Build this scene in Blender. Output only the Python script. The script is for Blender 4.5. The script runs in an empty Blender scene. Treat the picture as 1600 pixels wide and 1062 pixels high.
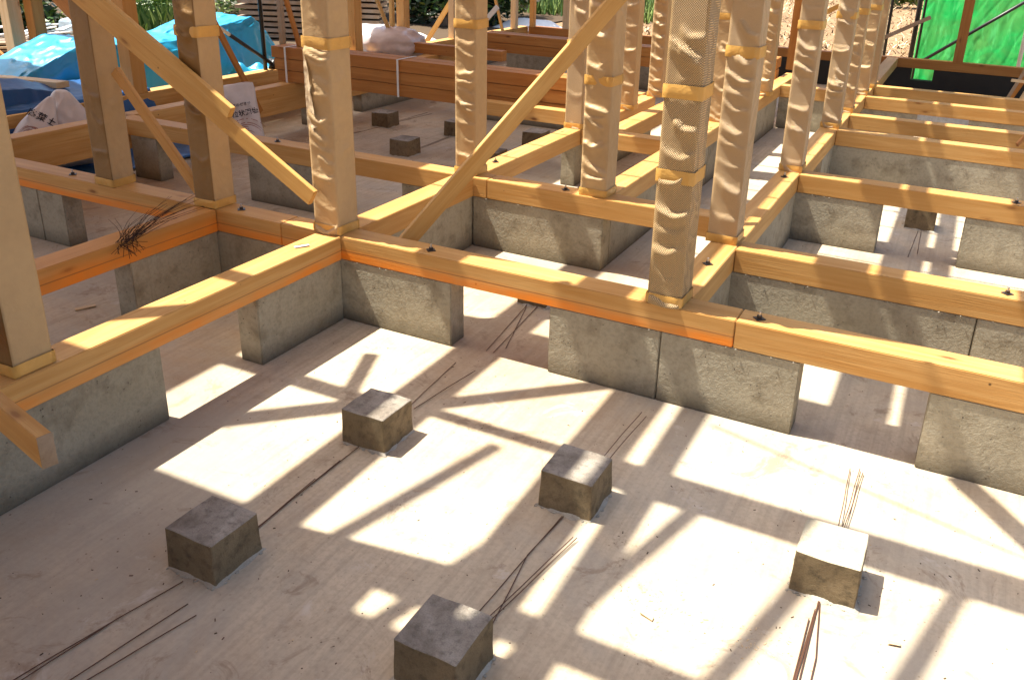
import bpy, bmesh, math, random
from mathutils import Vector, Matrix, noise, Euler
random.seed(7)
S = bpy.context.scene
COL = S.collection
# ---------------------------------------------------------------- camera, sky, sun, exposure
CAMH = 1.94
R = [[0.8984066909863969, 0.4379271414839837, 0.03294292553097361],
     [0.18672193867766018, -0.3130094108255196, -0.9312142752079765],
     [-0.3974925599395899, 0.8427603025097515, -0.3629803538848122]]
F, CX, CY = 1352.63, 850.81, 417.52
cam = bpy.data.objects.new('camera', bpy.data.cameras.new('camera'))
COL.objects.link(cam)
m = Matrix(((R[0][0], -R[1][0], -R[2][0], 0), (R[0][1], -R[1][1], -R[2][1], 0), (R[0][2], -R[1][2], -R[2][2], CAMH), (0, 0, 0, 1)))
cam.matrix_world = m
cam.data.sensor_width = 36; cam.data.sensor_fit = 'HORIZONTAL'
cam.data.lens = 36 * F / 1600
cam.data.shift_x = (800 - CX) / 1600
cam.data.shift_y = -(531 - CY) / 1600
cam.data.clip_start = 0.05; cam.data.clip_end = 400
S.camera = cam
SUN = Vector((-0.485, -0.068, 1.0)).normalized()      # towards the sun
sd = bpy.data.lights.new('sun', 'SUN'); sd.energy = 5.0; sd.angle = math.radians(0.55); sd.color = (1.0, 0.94, 0.82)
so = bpy.data.objects.new('sun', sd); COL.objects.link(so)
so.rotation_euler = SUN.to_track_quat('Z', 'Y').to_euler(); so.location = (0, 0, 12)
W = bpy.data.worlds.new('World'); S.world = W; W.use_nodes = True
nt = W.node_tree; nt.nodes.clear()
sky = nt.nodes.new('ShaderNodeTexSky'); sky.sky_type = 'NISHITA'; sky.sun_disc = False
sky.dust_density = 4.0; sky.sun_elevation = math.asin(SUN.z); sky.sun_rotation = math.atan2(SUN.x, SUN.y)
bg = nt.nodes.new('ShaderNodeBackground'); bg.inputs[1].default_value = 0.105
wo = nt.nodes.new('ShaderNodeOutputWorld')
nt.links.new(sky.outputs[0], bg.inputs[0]); nt.links.new(bg.outputs[0], wo.inputs[0])
S.view_settings.view_transform = 'Standard'; S.view_settings.look = 'None'
S.view_settings.gamma = 1; S.view_settings.use_curve_mapping = False
S.view_settings.exposure = 1.38
S.render.engine = 'CYCLES'
S.cycles.max_bounces = 8; S.cycles.diffuse_bounces = 5

# ---------------------------------------------------------------- materials
class NT:
    def __init__(s, name):
        s.m = bpy.data.materials.new(name); s.m.use_nodes = True
        s.t = s.m.node_tree; s.t.nodes.clear()
        s.out = s.n('ShaderNodeOutputMaterial'); s.b = s.n('ShaderNodeBsdfPrincipled')
        s.l(s.b.outputs[0], s.out.inputs[0])
        s.tc = s.n('ShaderNodeTexCoord')
    def n(s, k, **kw):
        x = s.t.nodes.new(k)
        for a, v in kw.items(): setattr(x, a, v)
        return x
    def l(s, a, b): s.t.links.new(a, b)
    def mapping(s, scale=(1, 1, 1), src='Object', rot=(0, 0, 0)):
        x = s.n('ShaderNodeMapping'); x.inputs['Scale'].default_value = scale; x.inputs['Rotation'].default_value = rot
        s.l(s.tc.outputs[src], x.inputs[0]); return x.outputs[0]
    def offs(s, vec):                         # different pattern on every object
        oi = s.n('ShaderNodeObjectInfo'); mu = s.n('ShaderNodeMath', operation='MULTIPLY'); mu.inputs[1].default_value = 37.0
        s.l(oi.outputs['Random'], mu.inputs[0]); ad = s.n('ShaderNodeVectorMath', operation='ADD')
        s.l(vec, ad.inputs[0]); s.l(mu.outputs[0], ad.inputs[1]); return ad.outputs[0]
    def noise(s, vec, scale, detail=4, rough=0.55, dist=0.0):
        x = s.n('ShaderNodeTexNoise'); x.inputs['Scale'].default_value = scale; x.inputs['Detail'].default_value = detail
        x.inputs['Roughness'].default_value = rough; x.inputs['Distortion'].default_value = dist
        s.l(vec, x.inputs['Vector']); return x.outputs['Fac']
    def ramp(s, fac, stops):
        x = s.n('ShaderNodeValToRGB'); e = x.color_ramp.elements
        while len(e) < len(stops): e.new(0.5)
        for i, (p, c) in enumerate(stops):
            e[i].position = p; e[i].color = (c, c, c, 1) if isinstance(c, (int, float)) else (*c, 1)
        s.l(fac, x.inputs[0]); return x.outputs[0]
    def mix(s, fac, a, b, mode='MIX'):
        x = s.n('ShaderNodeMix', data_type='RGBA', blend_type=mode)
        for i, v in ((0, fac), (6, a), (7, b)):
            if isinstance(v, (int, float)): x.inputs[i].default_value = v
            elif isinstance(v, tuple): x.inputs[i].default_value = (*v, 1)
            else: s.l(v, x.inputs[i])
        return x.outputs[2]
    def math(s, op, a, b=0.0, clamp=False):
        x = s.n('ShaderNodeMath', operation=op); x.use_clamp = clamp
        for i, v in ((0, a), (1, b)):
            if isinstance(v, (int, float)): x.inputs[i].default_value = v
            else: s.l(v, x.inputs[i])
        return x.outputs[0]
    def bump(s, h, strength=0.4, dist=0.01):
        x = s.n('ShaderNodeBump'); x.inputs['Strength'].default_value = strength; x.inputs['Distance'].default_value = dist
        s.l(h, x.inputs['Height']); s.l(x.outputs[0], s.b.inputs['Normal'])
    def done(s, col, rough=0.6, spec=0.3):
        if isinstance(col, tuple): s.b.inputs['Base Color'].default_value = (*col, 1)
        else: s.l(col, s.b.inputs['Base Color'])
        if isinstance(rough, (int, float)): s.b.inputs['Roughness'].default_value = rough
        else: s.l(rough, s.b.inputs['Roughness'])
        s.b.inputs['Specular IOR Level'].default_value = spec
        return s.m

def wood(name, light, dark, dye=0.0, grey=0.0, dz=(0.37, 0.52)):  # dye: strength of the orange bounce light painted on the lower faces
    k = NT(name)
    v = k.offs(k.mapping((1, 1, 1)))
    st = k.n('ShaderNodeMapping'); st.inputs['Scale'].default_value = (0.55, 9, 9); k.l(v, st.inputs[0])
    g1 = k.noise(st.outputs[0], 2.6, 6, 0.6, 0.7)
    st2 = k.n('ShaderNodeMapping'); st2.inputs['Scale'].default_value = (1.2, 60, 60); k.l(v, st2.inputs[0])
    g2 = k.noise(st2.outputs[0], 3.0, 3, 0.6, 0.2)
    big = k.noise(v, 1.3, 3)
    c = k.mix(k.ramp(g1, [(0.35, 0.0), (0.68, 1.0)]), light, dark)
    c = k.mix(k.ramp(g2, [(0.3, 0.30), (0.7, 0.0)]), c, tuple(x * 0.55 for x in dark))
    c = k.mix(k.ramp(big, [(0.3, 0.0), (0.75, 0.55)]), c, tuple(x * 0.7 for x in dark))
    # knots
    kv = k.n('ShaderNodeMapping'); kv.inputs['Scale'].default_value = (2.4, 7, 7); k.l(v, kv.inputs[0])
    vo = k.n('ShaderNodeTexVoronoi'); vo.inputs['Scale'].default_value = 1.0; k.l(kv.outputs[0], vo.inputs['Vector'])
    kn = k.ramp(vo.outputs['Distance'], [(0.0, 1.0), (0.045, 0.9), (0.075, 0.4), (0.14, 0.0)])
    c = k.mix(kn, c, (0.16, 0.055, 0.018))
    nv = k.n('ShaderNodeTexVoronoi'); nv.inputs['Scale'].default_value = 6.5; k.l(v, nv.inputs['Vector'])
    c = k.mix(k.ramp(nv.outputs['Distance'], [(0.0, 0.9), (0.028, 0.85), (0.045, 0.0)]), c, (0.05, 0.025, 0.012))
    # saw marks across the board
    sm = k.n('ShaderNodeTexWave', wave_type='BANDS', bands_direction='X'); sm.inputs['Scale'].default_value = 26; sm.inputs['Distortion'].default_value = 7.0
    sm.inputs['Detail'].default_value = 2; k.l(v, sm.inputs['Vector'])
    smk = k.math('MULTIPLY', sm.outputs['Fac'], k.ramp(big, [(0.45, 0.0), (0.6, 1.0)]))
    c = k.mix(k.math('MULTIPLY', smk, 0.12), c, dark)
    if dye:  # orange bounce light painted into the lower part of the faces
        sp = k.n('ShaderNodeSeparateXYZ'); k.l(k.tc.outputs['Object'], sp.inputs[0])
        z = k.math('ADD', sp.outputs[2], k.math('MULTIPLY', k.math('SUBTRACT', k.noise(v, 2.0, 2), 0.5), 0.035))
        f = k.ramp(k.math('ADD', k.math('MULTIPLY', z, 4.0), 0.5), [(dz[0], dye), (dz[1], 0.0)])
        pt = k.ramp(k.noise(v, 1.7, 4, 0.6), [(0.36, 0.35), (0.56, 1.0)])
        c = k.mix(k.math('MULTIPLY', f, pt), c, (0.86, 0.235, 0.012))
        # pencil line
        ln = k.ramp(k.math('ABSOLUTE', k.math('SUBTRACT', sp.outputs[2], -0.012)), [(0.0, 0.75), (0.0016, 0.0)])
        c = k.mix(ln, c, (0.10, 0.05, 0.03))
    oi2 = k.n('ShaderNodeObjectInfo'); c = k.mix(k.math('MULTIPLY', oi2.outputs['Random'], 0.42), c, tuple(x * q for x, q in zip(dark, (0.95, 0.9, 0.8))))
    if grey:
        c = k.mix(k.ramp(k.noise(v, 5, 5), [(0.4, 0.0), (0.7, grey)]), c, (0.35, 0.31, 0.27))
    k.bump(k.math('ADD', k.math('MULTIPLY', g2, 0.6), k.math('MULTIPLY', smk, 0.06)), 0.5, 0.004)
    return k.done(c, 0.55, 0.3)

def concrete(name, a, b, stain, stain_amt=0.5, speck=0.5, bumps=0.5, sc=1.0, streak=False, dirt_foot=0.0, trowel=False):
    k = NT(name)
    v = k.offs(k.mapping((sc, sc, sc))) if not trowel else k.mapping((1, 1, 1))
    n1 = k.noise(v, 1.7, 8, 0.62, 0.3); n2 = k.noise(v, 9, 6, 0.6); n3 = k.noise(v, 55, 4, 0.6); n4 = k.noise(v, 170, 2)
    c = k.mix(k.ramp(n1, [(0.3, 0.0), (0.7, 1.0)]), a, b)
    c = k.mix(k.ramp(n2, [(0.50, 0.0), (0.72, stain_amt)]), c, stain)
    c = k.mix(k.ramp(n3, [(0.35, 0.28), (0.55, 0.0)]), c, tuple(x * 0.55 for x in b))
    vo = k.n('ShaderNodeTexVoronoi'); vo.inputs['Scale'].default_value = 38; k.l(v, vo.inputs['Vector'])
    pit = k.math('MULTIPLY', k.ramp(vo.outputs['Distance'], [(0.06, 1.0), (0.13, 0.0)]), k.ramp(n2, [(0.48, 0.0), (0.56, speck)]))
    c = k.mix(pit, c, (0.06, 0.045, 0.035))
    if streak:
        st = k.n('ShaderNodeMapping'); st.inputs['Scale'].default_value = (14, 14, 1.1); k.l(v, st.inputs[0])
        s1 = k.noise(st.outputs[0], 1.6, 4, 0.6)
        c = k.mix(k.ramp(s1, [(0.60, 0.0), (0.80, 0.30)]), c, stain)
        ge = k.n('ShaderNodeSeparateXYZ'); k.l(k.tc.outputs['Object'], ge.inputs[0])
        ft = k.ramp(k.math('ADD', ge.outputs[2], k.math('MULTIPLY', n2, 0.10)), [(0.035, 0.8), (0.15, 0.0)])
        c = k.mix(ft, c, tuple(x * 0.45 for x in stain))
    if trowel:
        tr = k.n('ShaderNodeMapping'); tr.inputs['Scale'].default_value = (16, 0.7, 1); tr.inputs['Rotation'].default_value = (0, 0, 0.06); k.l(v, tr.inputs[0])
        t1 = k.noise(tr.outputs[0], 2.2, 5, 0.6)
        c = k.mix(k.ramp(t1, [(0.42, 0.0), (0.72, 0.55)]), c, tuple(x * 0.62 for x in b))
        r = k.noise(v, 0.8, 5, 0.6); c = k.mix(k.ramp(r, [(0.44, 0.0), (0.66, 0.7)]), c, (0.36, 0.245, 0.145))
        gr = k.noise(v, 0.55, 6, 0.7, 0.8); c = k.mix(k.ramp(gr, [(0.46, 0.0), (0.58, 0.55)]), c, (0.37, 0.345, 0.29))
        wt = k.noise(v, 3.1, 7, 0.75, 1.5); c = k.mix(k.ramp(wt, [(0.57, 0.0), (0.64, 0.6)]), c, (0.25, 0.18, 0.12))
        wl = k.noise(v, 4.3, 5, 0.7, 0.5); c = k.mix(k.ramp(wl, [(0.62, 0.0), (0.72, 0.5)]), c, (0.62, 0.57, 0.5))
        vd = k.n('ShaderNodeTexVoronoi'); vd.inputs['Scale'].default_value = 21; vd.inputs['Randomness'].default_value = 1; k.l(v, vd.inputs['Vector'])
        ds = k.math('MULTIPLY', k.ramp(vd.outputs['Distance'], [(0.05, 1.0), (0.09, 0.0)]), k.ramp(k.noise(v, 3, 3), [(0.42, 0.0), (0.6, 0.9)]))
        c = k.mix(ds, c, (0.13, 0.085, 0.05))
    h = k.math('ADD', k.math('MULTIPLY', n3, 0.5), k.math('ADD', k.math('MULTIPLY', n2, 0.8), k.math('MULTIPLY', n4, 0.25)))
    h = k.math('SUBTRACT', h, k.math('MULTIPLY', pit, 1.2))
    k.bump(h, bumps, 0.012 if streak else 0.006)
    return k.done(c, 0.85, 0.2)

def paper(name, col, pat=None, rough=0.5, con=(0.55, 1.55)):
    k = NT(name)
    v = k.offs(k.mapping())
    n1 = k.noise(v, 3.5, 4); n2 = k.noise(v, 30, 3)
    c = k.mix(k.ramp(n1, [(0.3, 0.0), (0.75, 0.6)]), col, tuple(x * 0.72 for x in col))
    c = k.mix(k.ramp(n2, [(0.3, 0.15), (0.6, 0.0)]), c, tuple(x * 0.6 for x in col))
    h = n2
    if pat:
        w = None
        for r in (0.78, -0.78):
            mp = k.n('ShaderNodeMapping'); mp.inputs['Rotation'].default_value = (0, r, 0); k.l(k.tc.outputs['Object'], mp.inputs[0])
            wv = k.n('ShaderNodeTexWave', wave_type='BANDS', bands_direction='X'); wv.inputs['Scale'].default_value = pat; k.l(mp.outputs[0], wv.inputs['Vector'])
            w = wv.outputs['Fac'] if w is None else k.math('MULTIPLY', w, wv.outputs['Fac'])
        c = k.mix(k.ramp(w, [(0.15, 0.0), (0.6, 0.55)]), tuple(x * con[0] for x in col), c)
        c = k.mix(k.ramp(w, [(0.25, 0.0), (0.6, 0.8)]), c, tuple(min(1, x * con[1]) for x in col))
        h = k.math('ADD', h, k.math('MULTIPLY', w, 2.0))
    k.bump(k.math('ADD', h, k.math('MULTIPLY', k.noise(v, 12, 5, 0.6, 1.2), 2.0)), 0.5, 0.004)
    return k.done(c, rough, 0.45)

def plain(name, col, rough=0.6, spec=0.3, var=0.35, sc=8, bump=0.2, metallic=0):
    k = NT(name); v = k.offs(k.mapping())
    n = k.noise(v, sc, 5)
    c = k.mix(k.ramp(n, [(0.3, 0.0), (0.7, var)]), col, tuple(x * 0.45 for x in col))
    k.bump(n, bump, 0.01); k.b.inputs['Metallic'].default_value = metallic
    return k.done(c, rough, spec)

M = {}
M['sill'] = wood('pale_sill_wood', (0.72, 0.44, 0.165), (0.53, 0.265, 0.07))
M['bounce_edge'] = wood('sill_wood_with_painted_bounce', (0.72, 0.44, 0.165), (0.53, 0.265, 0.07), dye=0.9)
M['bounce_edge_wide'] = wood('sill_wood_with_wide_painted_bounce', (0.70, 0.37, 0.12), (0.54, 0.235, 0.05), dye=0.95, dz=(0.42, 0.68))
M['red'] = wood('reddish_timber', (0.58, 0.27, 0.07), (0.40, 0.155, 0.032))
M['brace'] = wood('brace_wood', (0.70, 0.45, 0.165), (0.56, 0.31, 0.085))
M['old'] = wood('weathered_wood', (0.42, 0.31, 0.20), (0.26, 0.17, 0.10), grey=0.6)
M['pale'] = wood('pale_board_wood', (0.75, 0.62, 0.42), (0.58, 0.42, 0.24))
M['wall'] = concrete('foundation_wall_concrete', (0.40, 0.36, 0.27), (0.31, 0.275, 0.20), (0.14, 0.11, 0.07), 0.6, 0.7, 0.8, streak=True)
M['slab'] = concrete('slab_concrete', (0.62, 0.52, 0.375), (0.50, 0.41, 0.29), (0.33, 0.24, 0.155), 0.4, 0.5, 0.25, trowel=True)
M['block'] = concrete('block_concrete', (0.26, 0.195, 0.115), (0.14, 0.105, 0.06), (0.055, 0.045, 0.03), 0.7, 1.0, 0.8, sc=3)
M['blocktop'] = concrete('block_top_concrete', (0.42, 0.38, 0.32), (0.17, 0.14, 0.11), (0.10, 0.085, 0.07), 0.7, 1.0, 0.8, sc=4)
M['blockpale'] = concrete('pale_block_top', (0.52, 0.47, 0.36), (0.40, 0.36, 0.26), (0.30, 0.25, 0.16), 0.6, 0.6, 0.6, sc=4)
M['mortar'] = concrete('mortar', (0.50, 0.46, 0.38), (0.40, 0.36, 0.29), (0.3, 0.25, 0.2), 0.5, 0.6, 0.9, sc=4)
M['wrap'] = paper('tan_wrap', (0.50, 0.34, 0.17))
M['wrapnet'] = paper('tan_net_wrap', (0.50, 0.335, 0.155), pat=48)
M['wrapfine'] = paper('tan_fine_wrap', (0.54, 0.37, 0.19), pat=80, con=(0.8, 1.3), rough=0.4)
M['shaded_foam'] = paper('shaded_foam_wrap', (0.23, 0.125, 0.035))  # foam wrap, darkened to paint in the shade on post fronts and left sides
M['tar'] = plain('shade_black_concrete', (0.035, 0.028, 0.02), 0.7, 0.3)  # near-black colour imitates the shade on the far wall and pit floor
M['flap'] = paper('pale_torn_paper', (0.66, 0.52, 0.34))
M['tape'] = paper('kraft_tape', (0.64, 0.36, 0.09), rough=0.35)
M['wire'] = plain('rusty_wire', (0.10, 0.045, 0.025), 0.6, 0.4)
M['metal'] = plain('dark_metal', (0.07, 0.06, 0.055), 0.4, 0.5, metallic=0.6)
M['steel'] = plain('bright_steel', (0.55, 0.55, 0.55), 0.35, 0.5, metallic=0.8)
M['black'] = plain('black_paint', (0.018, 0.018, 0.02), 0.4, 0.5)
M['white'] = plain('white_paint', (0.75, 0.75, 0.72), 0.5, 0.4, 0.15)
M['bag'] = plain('white_bag', (0.64, 0.59, 0.57), 0.45, 0.4, 0.3, 6, 0.3)
M['ink'] = plain('black_ink', (0.02, 0.02, 0.03), 0.5)
M['redink'] = plain('red_ink', (0.30, 0.10, 0.08), 0.5)
M['cyan'] = plain('light_blue_tarp', (0.01, 0.30, 0.56), 0.38, 0.5, 0.25, 5, 0.5)
M['blue'] = plain('deep_blue_tarp', (0.004, 0.085, 0.27), 0.42, 0.5, 0.4, 6, 0.5)
M['plastic'] = plain('clear_film', (0.60, 0.50, 0.47), 0.25, 0.6, 0.4, 9, 0.5)
M['soil'] = plain('garden_soil', (0.10, 0.07, 0.045), 0.9, 0.1, 0.6, 3, 0.6)
M['stone'] = plain('grey_stone', (0.36, 0.35, 0.33), 0.8, 0.2, 0.5, 6, 0.5)
M['ply'] = plain('plywood', (0.50, 0.34, 0.18), 0.7, 0.2)
M['bark'] = plain('bark', (0.26, 0.20, 0.15), 0.9, 0.1, 0.7, 12, 0.8)
M['dark_leaf'] = plain('dark_leaf', (0.018, 0.045, 0.014), 0.5, 0.4, 0.5, 3)
M['leaf'] = plain('green_leaf', (0.07, 0.15, 0.03), 0.5, 0.4, 0.5, 3)
M['bright_leaf'] = plain('bright_leaf', (0.22, 0.30, 0.07), 0.5, 0.4, 0.4, 3)
M['pale_leaf'] = plain('pale_leaf', (0.50, 0.50, 0.36), 0.6, 0.3, 0.4, 3)
M['straw'] = plain('straw', (0.34, 0.22, 0.11), 0.8, 0.2, 0.5, 3)
M['twig'] = plain('dark_twig', (0.045, 0.025, 0.018), 0.8, 0.2)
M['scrap'] = plain('grey_blue_sheet', (0.42, 0.52, 0.58), 0.4, 0.5, 0.2)
# green mesh sheet: translucent
k = NT('green_mesh_sheet'); v = k.mapping()
n = k.noise(v, 2.2, 5, 0.6, 0.8); st = k.n('ShaderNodeMapping'); st.inputs['Scale'].default_value = (9, 1, 1.6); k.l(v, st.inputs[0])
n2 = k.noise(st.outputs[0], 1.3, 6, 0.6, 0.35)
c = k.mix(k.ramp(n, [(0.35, 0.0), (0.7, 1.0)]), (0.03, 0.62, 0.15), (0.14, 0.52, 0.13))
c = k.mix(k.ramp(n2, [(0.52, 0.0), (0.70, 0.7)]), c, (0.20, 0.85, 0.32))
k.bump(n2, 0.4, 0.015)
M['green'] = k.done(c, 0.5, 0.4)
tl = k.n('ShaderNodeBsdfTranslucent'); k.l(c, tl.inputs[0]); mx = k.n('ShaderNodeMixShader'); mx.inputs[0].default_value = 0.5
k.l(k.b.outputs[0], mx.inputs[1]); k.l(tl.outputs[0], mx.inputs[2]); k.l(mx.outputs[0], k.out.inputs[0])
# outside ground: dirt with straw-coloured field far right and green far middle
k = NT('yard_ground'); v = k.mapping()
n1 = k.noise(v, 0.5, 6); n2 = k.noise(v, 7, 6, 0.65); n3 = k.noise(v, 30, 3)
c = k.mix(k.ramp(n1, [(0.35, 0.0), (0.65, 1.0)]), (0.27, 0.175, 0.095), (0.33, 0.215, 0.12))
c = k.mix(k.ramp(n2, [(0.42, 0.55), (0.56, 0.0)]), c, (0.17, 0.11, 0.07))
c = k.mix(k.ramp(n3, [(0.36, 0.5), (0.5, 0.0)]), c, (0.2, 0.13, 0.08))
k.bump(n2, 0.8, 0.05); M['ground'] = k.done(c, 0.95, 0.1)

# ---------------------------------------------------------------- mesh helpers
def mesh_obj(name, bm, mat, parent=None, smooth=False):
    me = bpy.data.meshes.new(name); bm.normal_update(); bm.to_mesh(me); bm.free()
    mats = mat if isinstance(mat, (list, tuple)) else [mat]
    for x in mats: me.materials.append(x)
    if smooth:
        for p in me.polygons: p.use_smooth = True
    o = bpy.data.objects.new(name, me); COL.objects.link(o)
    if parent: o.parent = parent
    return o
def tag(o, label, cat, group=None, kind=None):
    o['label'] = label; o['category'] = cat
    if group: o['group'] = group
    if kind: o['kind'] = kind
    return o
def struct(o): o['kind'] = 'structure'; return o
def empty(name, loc=(0, 0, 0), rot=(0, 0, 0)):
    o = bpy.data.objects.new(name, None); COL.objects.link(o); o.location = loc; o.rotation_euler = rot
    o.empty_display_size = 0.1; return o
def box(bm, x0, x1, y0, y1, z0, z1, bev=0.0, mi=0, jit=0.0):
    g = bmesh.ops.create_cube(bm, size=1)['verts']
    for q in g:
        q.co = Vector(((x0 + x1) / 2 + q.co.x * (x1 - x0), (y0 + y1) / 2 + q.co.y * (y1 - y0), (z0 + z1) / 2 + q.co.z * (z1 - z0)))
        if jit: q.co += Vector([random.uniform(-jit, jit) for _ in range(3)])
    fs = list({f for q in g for f in q.link_faces})
    for f in fs: f.material_index = mi
    if bev:
        es = list({e for q in g for e in q.link_edges})
        bmesh.ops.bevel(bm, geom=es, offset=bev, segments=2, affect='EDGES', clamp_overlap=True)
def tube(bm, pts, r, seg=6, taper=1.0, mi=0):
    pts = [Vector(p) for p in pts]; rings = []
    for i, p in enumerate(pts):
        d = (pts[min(i + 1, len(pts) - 1)] - pts[max(i - 1, 0)]).normalized()
        a = d.cross(Vector((0, 0, 1)));  a = a.normalized() if a.length > 1e-4 else Vector((1, 0, 0))
        b = d.cross(a); rr = r * (1 + (taper - 1) * i / max(1, len(pts) - 1))
        rings.append([bm.verts.new(p + rr * (math.cos(2 * math.pi * j / seg) * a + math.sin(2 * math.pi * j / seg) * b)) for j in range(seg)])
    for i in range(len(rings) - 1):
        for j in range(seg):
            f = bm.faces.new((rings[i][j], rings[i][(j + 1) % seg], rings[i + 1][(j + 1) % seg], rings[i + 1][j])); f.material_index = mi
    bm.faces.new(rings[0][::-1]).material_index = mi; bm.faces.new(rings[-1]).material_index = mi
def board(name, p0, p1, w, t, mat, up=(0, 0, 1), parent=None, bev=0.002):
    """straight timber from p0 to p1 (centre line); w across, t thick (t is along the horizontal normal)"""
    p0, p1 = Vector(p0), Vector(p1); d = p1 - p0; L = d.length; x = d.normalized()
    y = Vector(up).cross(x).normalized(); z = x.cross(y)
    bm = bmesh.new(); box(bm, -L / 2, L / 2, -t / 2, t / 2, -w / 2, w / 2, bev)
    o = mesh_obj(name, bm, mat, parent)
    mt = Matrix((x, y, z)).transposed().to_4x4(); mt.translation = (p0 + p1) / 2
    o.matrix_world = mt
    return o

SH = 0.122; WT = 0.338; ST = 0.46; BW = 0.145
def bolt(parent, lx, ly=0.0, cam_z=SH / 2):
    """anchor bolt on a square washer: child of the sill, local coordinates"""
    b = bmesh.new(); s = 0.02
    box(b, -s, s, -s, s, 0, 0.004, 0.001)
    w = mesh_obj('washer', b, M['metal'], parent); w.location = (lx, ly, cam_z); w.rotation_euler = (0, 0, 0.78)
    b = bmesh.new(); bmesh.ops.create_cone(b, cap_ends=True, segments=6, radius1=0.011, radius2=0.011, depth=0.012)
    n_ = mesh_obj('nut', b, M['metal'], w); n_.location = (0, 0, 0.010)
    b = bmesh.new(); bmesh.ops.create_cone(b, cap_ends=True, segments=8, radius1=0.005, radius2=0.005, depth=0.02)
    n_ = mesh_obj('bolt_end', b, M['steel'], w); n_.location = (0, 0, 0.022)
def sillX(x0, x1, y0, label, mat='sill', z=ST, h=SH, w=BW, group='floor sills of the timber frame', bolts=(), name='wooden_sill'):
    o = board(name, (x0, y0 + w / 2, z - h / 2), (x1, y0 + w / 2, z - h / 2), h, w, M[mat], bev=0.0035)
    tag(o, label, 'beam', group)
    for bx in bolts: bolt(o, bx - (x0 + x1) / 2, random.uniform(-0.01, 0.01))
    return o
def sillY(y0, y1, xr, label, mat='sill', z=ST, h=SH, w=BW, group='floor sills of the timber frame', bolts=(), name='wooden_sill'):
    o = board(name, (xr - w / 2, y0, z - h / 2), (xr - w / 2, y1, z - h / 2), h, w, M[mat], bev=0.0035)
    tag(o, label, 'beam', group)
    for by in bolts: bolt(o, by - (y0 + y1) / 2, random.uniform(-0.01, 0.01))
    return o
def wall(x0, x1, y0, y1, label, z1=WT, splits=(), axis='x', face='foundation_wall'):
    """concrete stem wall, its pours set 4 mm apart"""
    cuts = [x0 if axis == 'x' else y0] + list(splits) + [x1 if axis == 'x' else y1]
    root = None
    def one(a, b, parent=None):
        bm = bmesh.new()
        if axis == 'x': box(bm, a, b, y0, y1, 0, z1, 0.004)
        else: box(bm, x0, x1, a, b, 0, z1, 0.004)
        # rough crumbs along the top edge
        return mesh_obj(face if parent is None else 'wall_section', bm, M['wall'], parent)
    if not splits:
        root = one(cuts[0], cuts[1])
    else:
        root = empty(face, (0, 0, 0))
        for i in range(len(cuts) - 1):
            one(cuts[i] + (0.002 if i else 0), cuts[i + 1] - (0.002 if i < len(cuts) - 2 else 0), root)
    tag(root, label, 'wall', 'low concrete stem walls of the foundation')
    return root

# ---------------------------------------------------------------- ground and slab
bm = bmesh.new(); bmesh.ops.create_grid(bm, x_segments=2, y_segments=2, size=120)
g = mesh_obj('ground', bm, M['ground']); g.location = (0, 30, -0.35); struct(g)
bm = bmesh.new(); box(bm, -6.9, 3.2, -2.6, 13.3, -0.45, 0.0)
struct(mesh_obj('floor', bm, M['slab']))

# ---------------------------------------------------------------- stem walls
T_ = 0.125
wall(-2.835, -2.705, -1.2, 2.15, 'concrete stem wall at the far left foreground under the orange edged sill', axis='y')
wall(-2.835, -2.705, 2.69, 3.290, 'short stained stem wall at the inner left corner of the front bay', axis='y')
wall(-2.835, -2.05, 3.293, 3.293 + T_, 'short concrete stem wall right of the inner corner under the front sill')
wall(-1.52, -0.39, 3.293, 3.293 + T_, 'long concrete stem wall in the middle of the front sill with a pour joint', splits=(-0.985,))
wall(0.10, 2.6, 3.293, 3.293 + T_, 'concrete stem wall at the right edge of the photo under the front sill')
wall(-3.60, -2.838, 3.293, 3.293 + T_, 'concrete stem wall behind the left sills between the two corner posts')
wall(-3.68, -3.55, 2.72, 3.290, 'concrete stem wall under the left sill with the dry twigs', axis='y')
wall(-6.55, -4.82, 3.293, 3.293 + T_, 'dark concrete stem wall at far left with a pale formed end', splits=(-5.05,))
wall(-5.80, -5.52, 4.615, 4.615 + T_, 'short dark concrete pier seen between the two left posts')
wall(-4.60, -3.80, 4.615, 4.615 + T_, 'shaded concrete stem wall behind the double diagonal brace')
wall(-3.25, -2.71, 4.615, 4.615 + T_, 'shaded concrete stem wall left of the post on the second sill')
wall(-2.70, -1.80, 4.615, 4.615 + T_, 'sunlit concrete stem wall under the second sill with a sharp right corner')
wall(-2.835, -2.705, 3.42, 4.612, 'concrete stem wall under the sill joining the front and second sills', axis='y')
wall(-1.925, -1.80, 4.743, 9.55, 'long concrete stem wall running back behind the wrapped posts', axis='y', splits=(6.9, 7.9))
wall(-2.835, -2.71, 6.25, 8.10, 'concrete stem wall starting under the post beside the timber stack', axis='y')
wall(-1.035, -0.90, 3.42, 4.162, 'concrete stem wall under the right long sill beside the front sill', axis='y')
wall(-1.035, -0.90, 4.29, 5.862, 'concrete stem wall under the right long sill between the first two joists', axis='y')
wall(-1.035, -0.90, 6.95, 7.502, 'concrete stem wall piece under the right long sill before the third joist', axis='y')
wall(-1.033, 2.6, 4.163, 4.163 + T_, 'long stained concrete stem wall under the nearest joist on the right', splits=(0.25,))
wall(-1.033, -0.34, 5.863, 5.863 + T_, 'concrete stem wall under the second joist left of the opening')
wall(0.16, 2.6, 5.863, 5.863 + T_, 'concrete stem wall under the second joist right of the opening')
wall(-1.033, 2.6, 7.503, 7.503 + T_, 'long speckled concrete stem wall under the third joist')
wall(-1.033, -0.38, 9.43, 9.43 + T_, 'concrete stem wall under the fifth joist left of its opening')
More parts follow.
